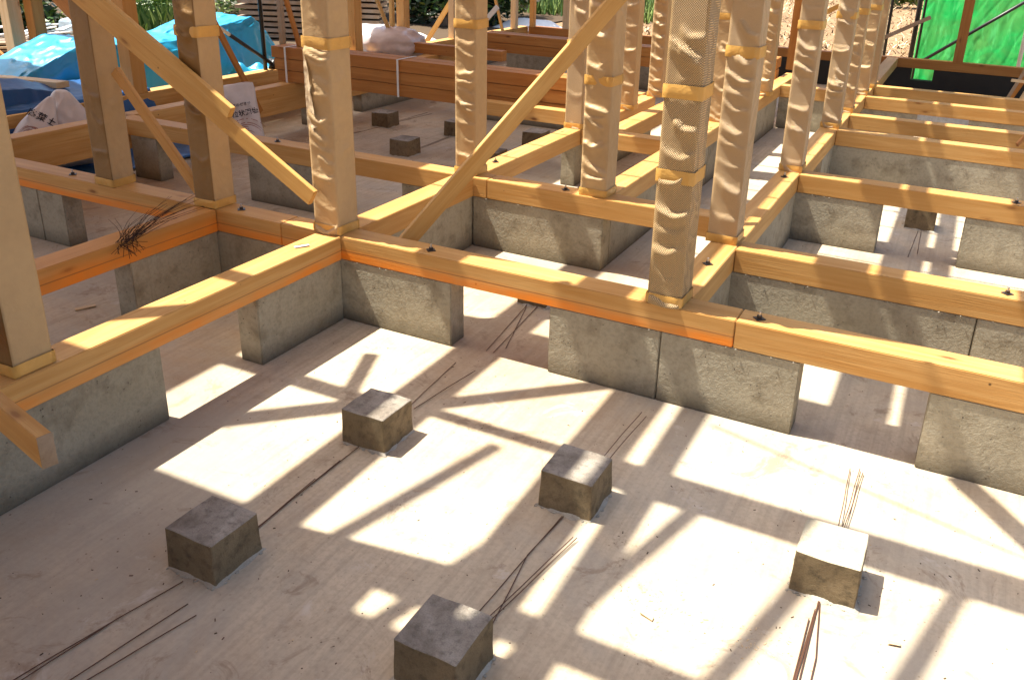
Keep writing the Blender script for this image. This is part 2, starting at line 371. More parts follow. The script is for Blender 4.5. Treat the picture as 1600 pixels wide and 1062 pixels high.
wall(0.10, 2.6, 9.43, 9.43 + T_, 'concrete stem wall under the fifth joist right of its opening')
wall(-1.79, -1.04, 9.60, 9.60 + T_, 'far concrete stem wall between the two long sills')
wall(-4.95, -2.84, 8.13, 8.13 + T_, 'shaded concrete stem wall behind the stack of timbers')
wall(-6.04, -5.92, 6.85, 6.99, 'dark stub of stem wall under the left inner beam beside the white bag', z1=0.20, axis='y')
wall(-6.04, -5.92, 7.7, 10.1, 'concrete stem wall under the left inner beam behind the timber stack', z1=0.33, axis='y')
wall(-6.74, -6.61, 3.42, 12.9, 'outer concrete stem wall along the tarpaulin', z1=0.2, axis='y')
wall(-5.9, -2.9, 11.0, 11.0 + T_, 'dark concrete wall in the far room behind the second timber stack')
# far wall with a small vent opening
fw = empty('foundation_wall'); tag(fw, 'far dark concrete wall with a small square vent opening under the green sheet', 'wall', 'low concrete stem walls of the foundation')
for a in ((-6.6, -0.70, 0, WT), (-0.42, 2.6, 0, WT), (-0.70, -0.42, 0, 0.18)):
    bm = bmesh.new(); box(bm, a[0], a[1], 13.06, 13.19, a[2], a[3]); mesh_obj('wall_section', bm, M['tar'], fw)  # tar: near-black colour imitating the shade on this wall

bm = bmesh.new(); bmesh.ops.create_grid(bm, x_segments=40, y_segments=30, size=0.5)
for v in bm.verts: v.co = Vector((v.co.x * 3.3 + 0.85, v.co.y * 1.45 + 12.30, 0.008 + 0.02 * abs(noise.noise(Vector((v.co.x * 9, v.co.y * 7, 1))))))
tag(mesh_obj('shade_sheet', bm, M['tar'], None, True), 'added black sheet imitating shade on the floor of the far pit behind the last joist', 'shade sheet')  # dark sheet added where the pit floor only lies in shade
# ---------------------------------------------------------------- sills and joists
sillY(-1.2, 3.287, -2.695, 'long sill from the lower left corner to the inner post with an orange lower edge', 'bounce_edge', bolts=(0.9,))
sillX(-3.09, -0.672, 3.29, 'front sill from the inner corner post to the wrapped net post with bolts on top', 'bounce_edge', bolts=(-2.20,))
sillX(-0.669, 2.7, 3.29, 'front sill on the right running out of the frame with two round knots', 'sill', bolts=(-0.59,))
sillX(-6.6, -3.093, 3.29, 'front sill at the far left carrying two light faced posts', 'bounce_edge', bolts=(-4.77, -3.43))
sillY(0.3, 3.287, -3.54, 'shorter left sill with bright orange side and a tuft of dry twigs', 'bounce_edge_wide')
sillY(3.438, 4.607, -2.695, 'sill joining front and second sill beside the slanting board', 'sill')
sillX(-6.05, -2.60, 4.61, 'second sill on the left passing behind the double brace', 'sill', bolts=(-4.36,))
sillX(-2.597, -1.045, 4.61, 'second sill on the right with a notched joint passing behind two wrapped posts', 'sill', bolts=(-2.08,))
sillY(4.758, 8.12, -2.695, 'sunlit sill going back from the post where the slanting board crosses', 'sill', bolts=(5.03,))
sillY(4.758, 10.6, -1.785, 'sunlit sill going back behind the brown wrapped post', 'sill')
sillX(-2.69, -1.935, 6.30, 'short cross sill between the two sunlit sills', 'sill')
sillY(6.45, 8.12, -2.40, 'sunlit sill doubled next to the small back posts', 'sill')
sillY(3.438, 13.04, -0.895, 'long right sill carrying the row of wrapped posts', 'sill', bolts=(3.88, 5.74))
JL = ['nearest floor joist on the right above the stained wall', 'second floor joist from the front on the right above the opening',
      'third floor joist on the right with dark knots', 'fourth floor joist on the right with no wall below', 'fifth floor joist on the right above a low wall',
      'farthest floor joist on the right beside the dark pit']
for i, y in enumerate((4.16, 5.86, 7.50, 8.28, 9.42, 10.20)):
    sillX(-0.892, 2.7, y, JL[i], 'sill', group='floor joists on the right', bolts=((0.35,) if i == 0 else (0.42,) if i == 1 else ()), name='floor_joist')
sillX(-1.782, -1.043, 9.59, 'far cross sill between the two long sills behind the wrapped posts', 'sill')
sillX(-6.6, 2.7, 13.05, 'dark far sill below the green sheet at the end of the house', 'red')
sillY(3.44, 10.4, -5.90, 'deep inner beam on the left in front of the white bags and behind the leaning bag', 'sill', h=0.26)
sillY(3.44, 13.04, -6.60, 'outer sill on the left edge in front of the light blue tarpaulin', 'sill', h=0.25)
sillX(-5.89, -2.85, 8.125, 'cross sill hidden behind the stack of timbers', 'sill')
sillX(-6.59, -5.0, 11.0, 'short far sill in the back left room', 'sill', z=0.52)

# ---------------------------------------------------------------- wrapped posts
def wrap_mesh(w, zlo, zhi, folds, seed, wild=1.0):
    """paper sleeve round a square post; folds sag on the front (-Y) face"""
    rnd = random.Random(seed)
    bm = bmesh.new(); NS = 14; fine_top = min(zhi, 1.25); rows = []
    z = 0.0; H = zhi - zlo
    zs = []
    while z < fine_top: zs.append(z); z += 0.0075
    while z < H: zs.append(z); z += 0.12
    zs.append(H)
    fl = []
    zz = 0.03
    while zz < 1.25 and folds > 0:
        for _ in range(1 if rnd.random() < 0.7 else 2):
            fl.append((zz + rnd.uniform(-0.01, 0.02), rnd.uniform(-0.05, 0.5), rnd.uniform(0.15, 0.8), rnd.choice((0.004, 0.008, 0.012, 0.017)) * rnd.uniform(0.8, 1.2) * wild, rnd.uniform(0.012, 0.024),
                       rnd.choice((0.0, 0.0, 0.0, 0.3)), rnd.choice((1.0, 1.0, 1.0, 0.75))))
        zz += rnd.uniform(0.25, 1.7) / folds
    h = w / 2
    for z in zs:
        row = []
        for s in range(4):
            for i in range(NS):
                u = i / NS
                if s == 0: p = Vector((-h + w * u, -h)); nrm = Vector((0, -1))
                elif s == 1: p = Vector((h, -h + w * u)); nrm = Vector((1, 0))
                elif s == 2: p = Vector((h - w * u, h)); nrm = Vector((0, 1))
                else: p = Vector((-h, h - w * u)); nrm = Vector((-1, 0))
                d = 0.0012 + 0.0012 * noise.noise(Vector((p.x * 9 + seed, p.y * 9, z * 5)))
                if s == 0: d += 0.004 * wild * max(0, noise.noise(Vector((p.x * 14, z * 7 + p.x * 8, seed * 1.7)))) * math.sin(math.pi * u)
                if s == 0 and z < 1.3:
                    for (fz, sl, ar, am, sc, u0, u1) in fl:
                        uu = (u - u0) / (u1 - u0)
                        if 0 < uu < 1:
                            top = fz - sl * w * (uu - 0.5) + ar * w * ((uu - 0.5) ** 2 - 0.12) + 0.016 * noise.noise(Vector((uu * 2.6, fz * 9, seed)))
                            t = (top - z) / sc
                            if t > 0: d += am * t * math.exp(1 - t) * math.sin(math.pi * uu) ** 0.35 * (1 if t < 6 else 0)
                elif s == 1 and folds:
                    d += 0.0055 * wild * max(0, noise.noise(Vector((p.y * 9, z * 13 - p.y * 9, seed * 3.1)))) * math.sin(math.pi * u) ** 0.5 + 0.003 * wild * (1 - min(1, 5 * abs(noise.noise(Vector((p.y * 5, z * 7 + p.y * 6, seed * 2.3)))))) * math.sin(math.pi * u)
                if i == 0: nrm = Vector((-1, -1)).normalized() if s == 0 else Vector((1, -1)).normalized() if s == 1 else Vector((1, 1)).normalized() if s == 2 else Vector((-1, 1)).normalized()
                q = p + nrm * d
                row.append(bm.verts.new((q.x, q.y, z)))
        rows.append(row)
    n = NS * 4
    for a, b in zip(rows, rows[1:]):
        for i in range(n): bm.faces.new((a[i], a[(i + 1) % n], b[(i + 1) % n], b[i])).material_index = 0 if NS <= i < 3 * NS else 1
    bm.faces.new(rows[0][::-1]); bm.faces.new(rows[-1])
    return bm
def tape_ring(parent, w, z, h, seed, mat='tape'):
    rnd = random.Random(seed); bm = bmesh.new(); hh = w / 2 + 0.0045; rows = []
    for k in range(5):
        row = []
        for s, (a, b) in enumerate((((-1, -1), (1, -1)), ((1, -1), (1, 1)), ((1, 1), (-1, 1)), ((-1, 1), (-1, -1)))):
            for i in range(6):
                u = i / 6; x = (a[0] + (b[0] - a[0]) * u) * hh; y = (a[1] + (b[1] - a[1]) * u) * hh
                o = 0.0022 * noise.noise(Vector((x * 30, y * 30, z * 10 + k * 0.8 + seed))) + (0.0025 if 0 < k < 4 and s == 0 else 0)
                x += o * (1 if x > 0 else -1) if s in (1, 3) else 0; y += o * (1 if y > 0 else -1) if s in (0, 2) else 0
                row.append(bm.verts.new((x, y, z + h * k / 4 + 0.004 * noise.noise(Vector((x * 8, y * 8, seed))))))
        rows.append(row)
    for a, b in zip(rows, rows[1:]):
        for i in range(24): bm.faces.new((a[i], a[(i + 1) % 24], b[(i + 1) % 24], b[i]))
    return mesh_obj('tape', bm, M[mat], parent, True)
def post(x, y, label, mat='wrap', folds=9, tapes=(), seed=1, w=0.146, z0=ST, z1=3.39, wild=1.0, group='wrapped posts of the timber frame', front=None):
    r = empty('wrapped_post', (x, y, z0)); tag(r, label, 'post', group)
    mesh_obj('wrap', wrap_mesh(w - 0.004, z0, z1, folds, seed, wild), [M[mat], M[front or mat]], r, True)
    tape_ring(r, w, 0.002, 0.045, seed)
    for i, t in enumerate(tapes): tape_ring(r, w, t - z0, 0.055, seed + 11 * i + 3)
    return r
post(-2.785, 1.645, 'broad wrapped post at the left edge of the photo with a pale face', 'wrap', 0, (), 3, front='shaded_foam')
post(-4.41, 3.365, 'wrapped post left of centre left with a dark front and no folds', 'wrap', 3, (), 4, wild=0.7, front='shaded_foam')
post(-3.62, 3.365, 'wrapped post at the end of the orange sill crossed by the double brace', 'wrap', 6, (1.37,), 5, wild=1.0, front='shaded_foam')
post(-2.785, 3.37, 'wrapped post on the inner corner of the front bay with torn paper on top', 'wrap', 9, (1.38,), 6, w=0.155)
post(-2.775, 4.715, 'narrow looking wrapped post behind the slanting board', 'wrap', 11, (1.37,), 8)
post(-1.885, 4.715, 'brown wrapped post with one tape band crossed by the top of the slanting board', 'wrap', 9, (1.12,), 9, w=0.165, wild=1.15)
post(-0.985, 3.37, 'net textured wrapped post on the front sill with two tape bands', 'wrapnet', 8, (1.0, 1.34), 10, w=0.152, wild=1.2)
post(-0.985, 4.29, 'pale fine textured wrapped post just behind the net textured one', 'wrapfine', 8, (1.4,), 12, w=0.152)
post(-0.965, 5.98, 'wrapped post on the right long sill at the second joist', 'wrapfine', 7, (1.4,), 13)
post(-0.965, 7.65, 'wrapped post on the right long sill at the third joist', 'wrapfine', 9, (1.35,), 14)
post(-0.955, 8.47, 'dark wrapped post squeezed behind the post at the third joist', 'wrap', 7, (1.33,), 15, w=0.13)
post(-0.965, 9.58, 'far wrapped post on the right long sill at the fifth joist', 'wrap', 7, (1.3,), 16)
post(-0.93, 10.1, 'farthest plain post on the right long sill', 'wrap', 0, (), 17, w=0.125)
post(-1.80, 8.86, 'far wrapped post on the middle sill with dense small creases', 'wrap', 16, (), 18, w=0.13)
post(-1.855, 7.33, 'wrapped post half hidden left of the pale textured post', 'wrap', 8, (1.3,), 19)
post(-2.70, 8.15, 'far wrapped post left of the net textured post with tight creases', 'wrap', 16, (), 20, w=0.14)
post(-2.69, 7.36, 'slim wrapped post just right of the brown wrapped post', 'wrap', 12, (), 21, w=0.125)
post(-2.765, 6.38, 'pale speckled wrapped post at the right end of the timber stack', 'wrapfine', 4, (1.1,), 22, w=0.15)
fl_ = [o for o in COL.objects if o.name.startswith('wrapped_post') and 'torn paper' in o.get('label', '')][0]
bm = bmesh.new(); gr_ = []
for i in range(9):
    row = []
    for j in range(40):
        v = j / 39; z_ = 0.90 - 0.36 * v; wd = 0.030 + 0.045 * v ** 1.6 + 0.010 * noise.noise(Vector((v * 9, 2, 1))) - (0.03 if v > 0.93 else 0)
        u_ = i / 8; row.append(bm.verts.new((-0.0785 + wd * u_, -0.0815 - 0.012 * u_ ** 2 * (1 + noise.noise(Vector((u_ * 2, v * 6, 3)))) - 0.003 * noise.noise(Vector((u_ * 4, v * 14, 7))), z_ - 0.02 * u_ * v)))
    gr_.append(row)
for i in range(8):
    for j in range(39): bm.faces.new((gr_[i][j + 1], gr_[i + 1][j + 1], gr_[i + 1][j], gr_[i][j]))
mesh_obj('torn_flap', bm, M['flap'], fl_, True)
def bare(x, y, label, w=0.115, mat='sill', z0=ST, z1=3.39):
    o = board('bare_post', (x, y, z0), (x, y, z1), w, w, M[mat], up=(0, 1, 0)); tag(o, label, 'post', 'bare far posts of the frame'); return o
bare(-8.48, 5.60, 'pale bare post at the top left corner', 0.13, 'pale', z0=0.2)
bare(-8.30, 5.72, 'reddish post right beside the top left pale post', 0.12, 'red', z0=0.2)
bare(-6.66, 5.42, 'brown post seen just right of the dark fronted post', 0.14)
bare(-6.68, 8.60, 'far post standing above the left part of the timber stack', 0.14)
bare(-6.66, 9.35, 'far reddish stud behind the timber stack', 0.05, 'brace')
bare(-6.68, 9.62, 'far wide post right of the reddish stud', 0.12)
bare(-6.66, 10.8, 'far pale post left of the white leaning batten', 0.09, 'pale')
bare(-6.64, 11.25, 'far orange post touching the white leaning batten', 0.08)
bare(-6.60, 12.55, 'far post left of the small green window of field', 0.09, 'pale')
bare(-6.50, 13.0, 'far narrow stud on the back corner of the frame', 0.08)
bare(-5.95, 13.12, 'far post on the back sill in front of the green field', 0.10, 'pale')
bare(-0.15, 13.12, 'dark brown post standing in front of the green sheet', 0.125, 'red')
bare(-1.94, 10.9, 'shaded bare post between the creased post and the far right row', 0.10, 'red')
bare(-6.30, 6.95, 'thin stud behind the inner corner post', 0.05, 'old', z0=0.46)

# ---------------------------------------------------------------- braces
def bb(p0, p1, w, t, label, mat='brace', name='brace_board', up=(0, 0, 1)):
    o = board(name, p0, p1, w, t, M[mat], up=up); tag(o, label, 'board', 'temporary brace boards'); return o
bb((-2.45, 3.393 + 0.077, 0.40), (-1.42, 4.72, 2.08), 0.085, 0.032, 'long slanting board leaning across two wrapped posts in the centre')
bb((-2.835, 3.262, 0.648), (-5.4, 3.262, 2.14), 0.086, 0.03, 'lower board of the double diagonal brace on the left')
bb((-3.325, 3.258, 1.020), (-5.4, 3.258, 2.228), 0.062, 0.034, 'upper shorter board of the double diagonal brace with a sawn end')
bb((-3.70, 3.36, 0.485), (-4.27, 3.36, 1.13), 0.062, 0.03, 'thin slanting brace between the two left posts', 'sill')
bb((-6.1, 4.66, 1.08), (-6.95, 4.66, 1.72), 0.13, 0.04, 'reddish slanting brace in the upper left behind the post', 'red')
bb((-8.32, 5.5, 0.45), (-8.9, 5.5, 0.80), 0.05, 0.03, 'small dark brace at the left edge', 'red')
bb((-5.86, 6.10, 0.27), (-5.86, 5.3, 1.75), 0.05, 0.03, 'thin brown brace standing behind the leaning white bag', 'red')
bb((-5.92, 6.86, 0.5), (-5.92, 6.5, 1.6), 0.045, 0.03, 'thin brown brace left of the inner corner post top', 'red')
bb((-6.62, 9.36, 0.48), (-6.62, 8.7, 1.55), 0.045, 0.03, 'thin brace beside the far reddish stud')
bb((-7.95, 12.0, 0.12), (-6.6, 12.0, 2.0), 0.075, 0.03, 'far slanting brace behind the bare posts')
bb((-6.45, 11.0, 0.50), (-6.05, 11.0, 0.92), 0.07, 0.02, 'white leaning batten among the far posts', 'white')
bb((-6.50, 12.0, 0.45), (-6.75, 12.0, 1.3), 0.04, 0.03, 'thin far brace right of the dark bush', 'brace')
bb((-1.72, 10.0, 1.08), (-0.9, 10.0, 1.55), 0.05, 0.03, 'far sunlit orange brace between two far posts')
bb((-1.2, 11.2, 0.75), (-0.5, 11.2, 1.15), 0.045, 0.03, 'dark far brace left of the row of wrapped posts', 'old')
bb((-6.9, 4.9, 0.575), (-9.2, 4.9, 0.50), 0.05, 0.12, 'pale topped scaffold board in front of the deep blue tarpaulin', 'pale')
# stub of timber at lower left
st_ = board('timber_stub', (-1.94, 1.165, 0.655), (-3.3, 1.48, 0.655), 0.092, 0.038, M['sill'])
bm = bmesh.new(); box(bm, -0.0012, 0.0012, -0.0195, 0.0195, -0.0465, 0.0465, 0, 0, 0.0006); eg = mesh_obj('end_grain', bm, M['old'], st_); eg.location = (-((Vector((-1.94, 1.165, 0.655)) - Vector((-3.3, 1.48, 0.655))).length / 2) - 0.001, 0, 0)
tag(st_, 'rough sawn timber end sticking in from the left edge', 'timber')

# ---------------------------------------------------------------- concrete blocks
def block(x, y, label, s=0.2, h=0.15, rz=0.0, seed=0, cap='blocktop', group='small concrete footing blocks on the slab'):
    bm = bmesh.new(); bmesh.ops.create_cube(bm, size=1)
    bmesh.ops.bevel(bm, geom=bm.edges[:], offset=0.014, segments=1, affect='EDGES')
    bmesh.ops.subdivide_edges(bm, edges=bm.edges[:], cuts=5, use_grid_fill=True)
    for v in bm.verts:
        top = (v.co.z + 0.5)
        k_ = 1.02 - 0.035 * top
        v.co.x *= s * k_; v.co.y *= s * k_; v.co.z = top * h
        nz = noise.noise(v.co * 14 + Vector((seed * 7.3, 0, 0))); v.co += Vector((nz, noise.noise(v.co * 11 + Vector((0, seed, 3))), 0)) * 0.003
        if top > 0.95: v.co.z += 0.007 * noise.noise(Vector((v.co.x * 9, v.co.y * 9, seed * 2.7))) + 0.003 * noise.noise(Vector((v.co.x * 30, v.co.y * 30, seed)))
    bm.normal_update()
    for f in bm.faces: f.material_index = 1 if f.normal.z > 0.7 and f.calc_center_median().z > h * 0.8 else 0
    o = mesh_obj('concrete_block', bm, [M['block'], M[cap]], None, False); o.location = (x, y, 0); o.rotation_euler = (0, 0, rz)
    tag(o, label, 'block', group)
    bm = bmesh.new(); ri = []; ro = []
    for i in range(64):
        a = i / 64 * 4; sd_ = int(a); u = (a - sd_) * 2 - 1
        d_ = [(u, -1), (1, u), (-u, 1), (-1, -u)][sd_]
        wv = 0.004 + 0.024 * max(0, noise.noise(Vector((d_[0] * 2.1, d_[1] * 2.1, seed * 3.3))) + 0.15)
        ri.append(bm.verts.new((d_[0] * s * 0.48, d_[1] * s * 0.48, 0.014))); ro.append(bm.verts.new((d_[0] * (s / 2 + wv), d_[1] * (s / 2 + wv), 0.0006)))
    for i in range(64): bm.faces.new((ro[i], ro[(i + 1) % 64], ri[(i + 1) % 64], ri[i]))
    mesh_obj('mortar_bed', bm, M['mortar'], o, True)
    # squeezed-out mortar at the foot
    bm = bmesh.new(); rnd = random.Random(seed)
    for i in range(46):
        a = rnd.random() * 4; sd_ = int(a); u = (a - sd_) * 2 - 1; e = s / 2 + rnd.uniform(0.0, 0.012); r = rnd.uniform(0.002, 0.006)
        p = [(u * e, -e), (e, u * e), (u * e, e), (-e, u * e)][sd_]
        g_ = bmesh.ops.create_icosphere(bm, subdivisions=1, radius=r)['verts']
        for v in g_: v.co = Vector((v.co.x * 1.6 + p[0], v.co.y * 1.6 + p[1], max(0.0005, v.co.z * 0.45)))
    q = mesh_obj('mortar', bm, M['mortar'], o, True); q['kind'] = 'stuff'
    return o
block(-1.88, 2.457, 'footing block left of centre with its top half in sun', seed=1, rz=0.01)
block(-1.003, 2.462, 'footing block in the middle below the long stem wall', seed=2, rz=0.01)
block(-1.905, 1.612, 'dark footing block at lower left standing in shade', seed=3)
block(-1.008, 1.572, 'nearest footing block cut by the bottom edge of the photo', seed=4)
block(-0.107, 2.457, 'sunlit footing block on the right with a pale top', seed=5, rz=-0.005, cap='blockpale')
block(-5.30, 7.27, 'farthest left footing block in the shaded back room', seed=6)
block(-4.45, 6.39, 'nearer left footing block with a streaked side in the shaded back room', seed=7)
block(-4.46, 7.32, 'dark footing block partly behind the narrow wrapped post', seed=8)
block(-3.60, 7.34, 'dark footing block right of the narrow post near the timber stack', seed=9)
block(-3.58, 6.44, 'footing block partly hidden by the slanting board', seed=10)
block(-0.11, 6.66, 'dark footing block seen under the second joist on the right', seed=11)
block(-1.93, 4.02, 'footing block top just visible under the front sill', s=0.17, seed=12)
block(-0.11, 9.95, 'sunlit far footing block seen through the opening under the fifth joist', seed=13)

# ---------------------------------------------------------------- tie wires
def wires(label, strands):
    bm = bmesh.new()
    for s in strands:
        pts = [Vector(p if len(p) == 3 else (p[0], p[1], 0.006)) for p in s]
        out = []
        for a, b in zip(pts, pts[1:]):
            for t in range(8): out.append(a.lerp(b, t / 8))
        out.append(pts[-1])
        for i, p in enumerate(out): p.x += 0.003 * noise.noise(p * 6)
        tube(bm, out, 0.0018, 5)
    o = mesh_obj('tie_wire', bm, M['wire']); tag(o, label, 'wire', 'thin tie wires lying between the footing blocks')
wires('two thin wires spreading behind the left footing block', [((-1.90, 2.72), (-1.935, 3.15)), ((-1.87, 2.70), (-1.81, 3.117, 0.012))])
wires('pair of brown wires crossing between the two left footing blocks', [((-1.895, 2.35), (-1.895, 1.69)), ((-1.90, 2.24), (-1.895, 1.95), (-1.89, 1.69)), ((-1.905, 2.1), (-1.89, 1.69))])
wires('two wires rising behind the middle footing block', [((-1.01, 2.55, 0.02), (-1.0, 2.9, 0.02), (-0.99, 3.13, 0.02)), ((-0.985, 2.55, 0.02), (-0.975, 2.85, 0.02), (-0.965, 3.12, 0.012))])
wires('crossing wires between the middle block and the nearest block', [((-1.0, 2.34), (-1.036, 1.69)), ((-0.995, 2.34), (-1.015, 2.1), (-0.95, 1.65)), ((-0.905, 2.25, 0.012), (-1.0, 1.66)), ((-0.915, 2.24, 0.018), (-1.01, 1.68))])
wires('short wires sticking up behind the pale topped right block', [((-0.105, 2.56, 0.03), (-0.125, 3.143, 0.01)), ((-0.1, 2.56, 0.03), (-0.09, 3.16, 0.01)), ((-0.098, 2.56, 0.03), (-0.076, 3.138, 0.01))])
wires('bunch of wires fanning out before the pale topped right block', [((-0.11, 2.34), (-0.12, 1.7)), ((-0.112, 2.34), (-0.10, 1.7)), ((-0.115, 2.3), (-0.118, 1.95)), ((-0.108, 2.34), (-0.078, 2.1), (-0.07, 1.7)), ((-0.125, 2.25), (-0.118, 1.7))])
wires('long curved wires from the lower left block to the bottom edge', [((-1.91, 1.48), (-1.955, 1.28), (-2.02, 0.95)), ((-1.955, 1.28), (-2.0, 0.95)), ((-1.822, 1.417), (-1.89, 1.0)), ((-1.764, 1.395), (-1.86, 1.0))])
wires('wires lying on the slab between the two middle front walls', [((-1.87, 3.33), (-1.96, 4.0)), ((-1.83, 3.33), (-1.89, 3.94)), ((-1.80, 3.40), (-1.94, 3.9))])
wires('dark wire line joining the two left blocks in the back room', [((-5.32, 7.40), (-5.31, 8.07)), ((-5.30, 7.40), (-5.24, 8.05)), ((-5.30, 7.15), (-5.36, 6.5)), ((-5.33, 6.9), (-5.42, 6.6))])
wires('dark wires joining the two nearer blocks in the back room', [((-4.46, 6.52), (-4.49, 7.2)), ((-4.44, 6.52), (-4.47, 7.2))])
wires('short wires on the slab in front of the block under the second joist', [((-0.11, 6.54), (-0.13, 5.9)), ((-0.09, 6.54), (-0.08, 6.0))])

# ---------------------------------------------------------------- timber stacks
def stack(x0, x1, y0, z0, rows, cols, h, w, labels, group, mat='red', jog=0.05, straps=()):
    rnd = random.Random(rows * 7 + int(y0))
    k_ = 0
    for r_ in range(rows):
        for c_ in range(cols):
            a = x0 + rnd.uniform(-jog, jog); b = x1 + rnd.uniform(-jog, jog); yo = rnd.uniform(-0.008, 0.012)
            o = board('stacked_timber', (a, y0 + (c_ + 0.5) * (w + 0.004) + yo, z0 + (r_ + 0.5) * (h + 0.004)), (b, y0 + (c_ + 0.5) * (w + 0.004) + yo * 0.4, z0 + (r_ + 0.5) * (h + 0.004)), h, w, M[mat], bev=0.003)
            tag(o, labels[k_] if k_ < len(labels) else labels[-1], 'timber', group); k_ += 1
    for sx in straps:
        bm = bmesh.new(); e = 0.003; Y0 = y0 - 0.016; Y1 = y0 + cols * (w + 0.004) + 0.02; Z0 = z0; Z1 = z0 + rows * (h + 0.004)
        box(bm, sx, sx + 0.02, Y0 - e, Y0, Z0, Z1); box(bm, sx, sx + 0.02, Y0 - e, Y1, Z1 + 0.001, Z1 + e); box(bm, sx, sx + 0.02, Y1, Y1 + e, Z0, Z1)
        tag(mesh_obj('packing_strap', bm, M['white']), 'white strap round the timber stack ' + ('at its left end' if sx < -5.5 else 'right of the inner corner post'), 'strap')
stack(-6.12, -2.86, 6.62, 0.462, 3, 2, 0.108, 0.125,
      ['bottom front timber of the long reddish stack', 'bottom rear timber of the long reddish stack', 'middle front timber of the long reddish stack',
       'middle rear timber of the long reddish stack', 'topmost front timber of the long reddish stack with dark knots', 'topmost rear timber of the long reddish stack'],
      'timbers of the long reddish stack', straps=(-5.98, -4.67))
stack(-5.85, -2.0, 10.2, 0.42, 2, 2, 0.115, 0.125,
      ['lower front timber of the far stack under the field', 'lower rear timber of the far stack', 'upper front timber of the far stack with a row of dark knots', 'upper rear timber of the far stack'],
      'timbers of the far reddish stack')
o = board('stacked_timber', (-3.9, 6.42, 0.52), (-2.86, 6.42, 0.52), 0.11, 0.12, M['sill']); tag(o, 'single lighter timber beside the right end of the reddish stack', 'timber', 'timbers of the long reddish stack')
bm = bmesh.new(); box(bm, -6.3, -5.0, 9.2, 9.33, 0.46, 0.58, 0.003); tag(mesh_obj('timber_offcut', bm, M['red']), 'short dark timber lying behind the stack next to the plastic bundle', 'timber')
bm = bmesh.new(); box(bm, -4.55, -4.15, 9.5, 9.8, 0.0, 0.36, 0.004); tag(mesh_obj('concrete_pier', bm, M['wall']), 'pale square concrete pier behind the far timber stack', 'pier')

# ---------------------------------------------------------------- plastic wrapped bundle, bags, tarpaulins
def blob(name, cx, cy, cz, rx, ry, rz, mat, label, cat, n=2.6, amp=0.04, fr=4, seed=0, rot=0.0, sub=4):
    bm = bmesh.new(); bmesh.ops.create_icosphere(bm, subdivisions=sub, radius=1)
    for v in bm.verts:
        c = v.co; l = (abs(c.x) ** n + abs(c.y) ** n + abs(c.z) ** n) ** (1 / n); p = c / l
        d = 1 + amp * noise.fractal(Vector((p.x * fr + seed, p.y * fr, p.z * fr)), 0.6, 2.0, 4)
        v.co = Vector((p.x * rx * d, p.y * ry * d, p.z * rz * d))
    o = mesh_obj(name, bm, M[mat], None, True); o.location = (cx, cy, cz); o.rotation_euler = (0, 0, rot); tag(o, label, cat); return o
blob('plastic_bundle', -6.85, 9.3, 0.52, 0.62, 0.42, 0.22, 'plastic', 'shiny film wrapped bundle behind the timber stack', 'bundle', amp=0.08, fr=3)
def text_mesh(s, size, mat, parent, loc, rot=(0, 0, 0), ext=0.0008, name='printed_text'):
    cu = bpy.data.curves.new(name, 'FONT'); cu.body = s; cu.size = size; cu.extrude = ext; cu.offset = size * 0.012
    tmp = bpy.data.objects.new(name, cu); COL.objects.link(tmp)
    bpy.context.view_layer.update()
    dg = bpy.context.evaluated_depsgraph_get(); me = bpy.data.meshes.new_from_object(tmp.evaluated_get(dg))
    bpy.data.objects.remove(tmp); bpy.data.curves.remove(cu)
    me.materials.clear(); me.materials.append(M[mat])
    o = bpy.data.objects.new(name, me); COL.objects.link(o); o.parent = parent; o.location = loc; o.rotation_euler = rot
    return o
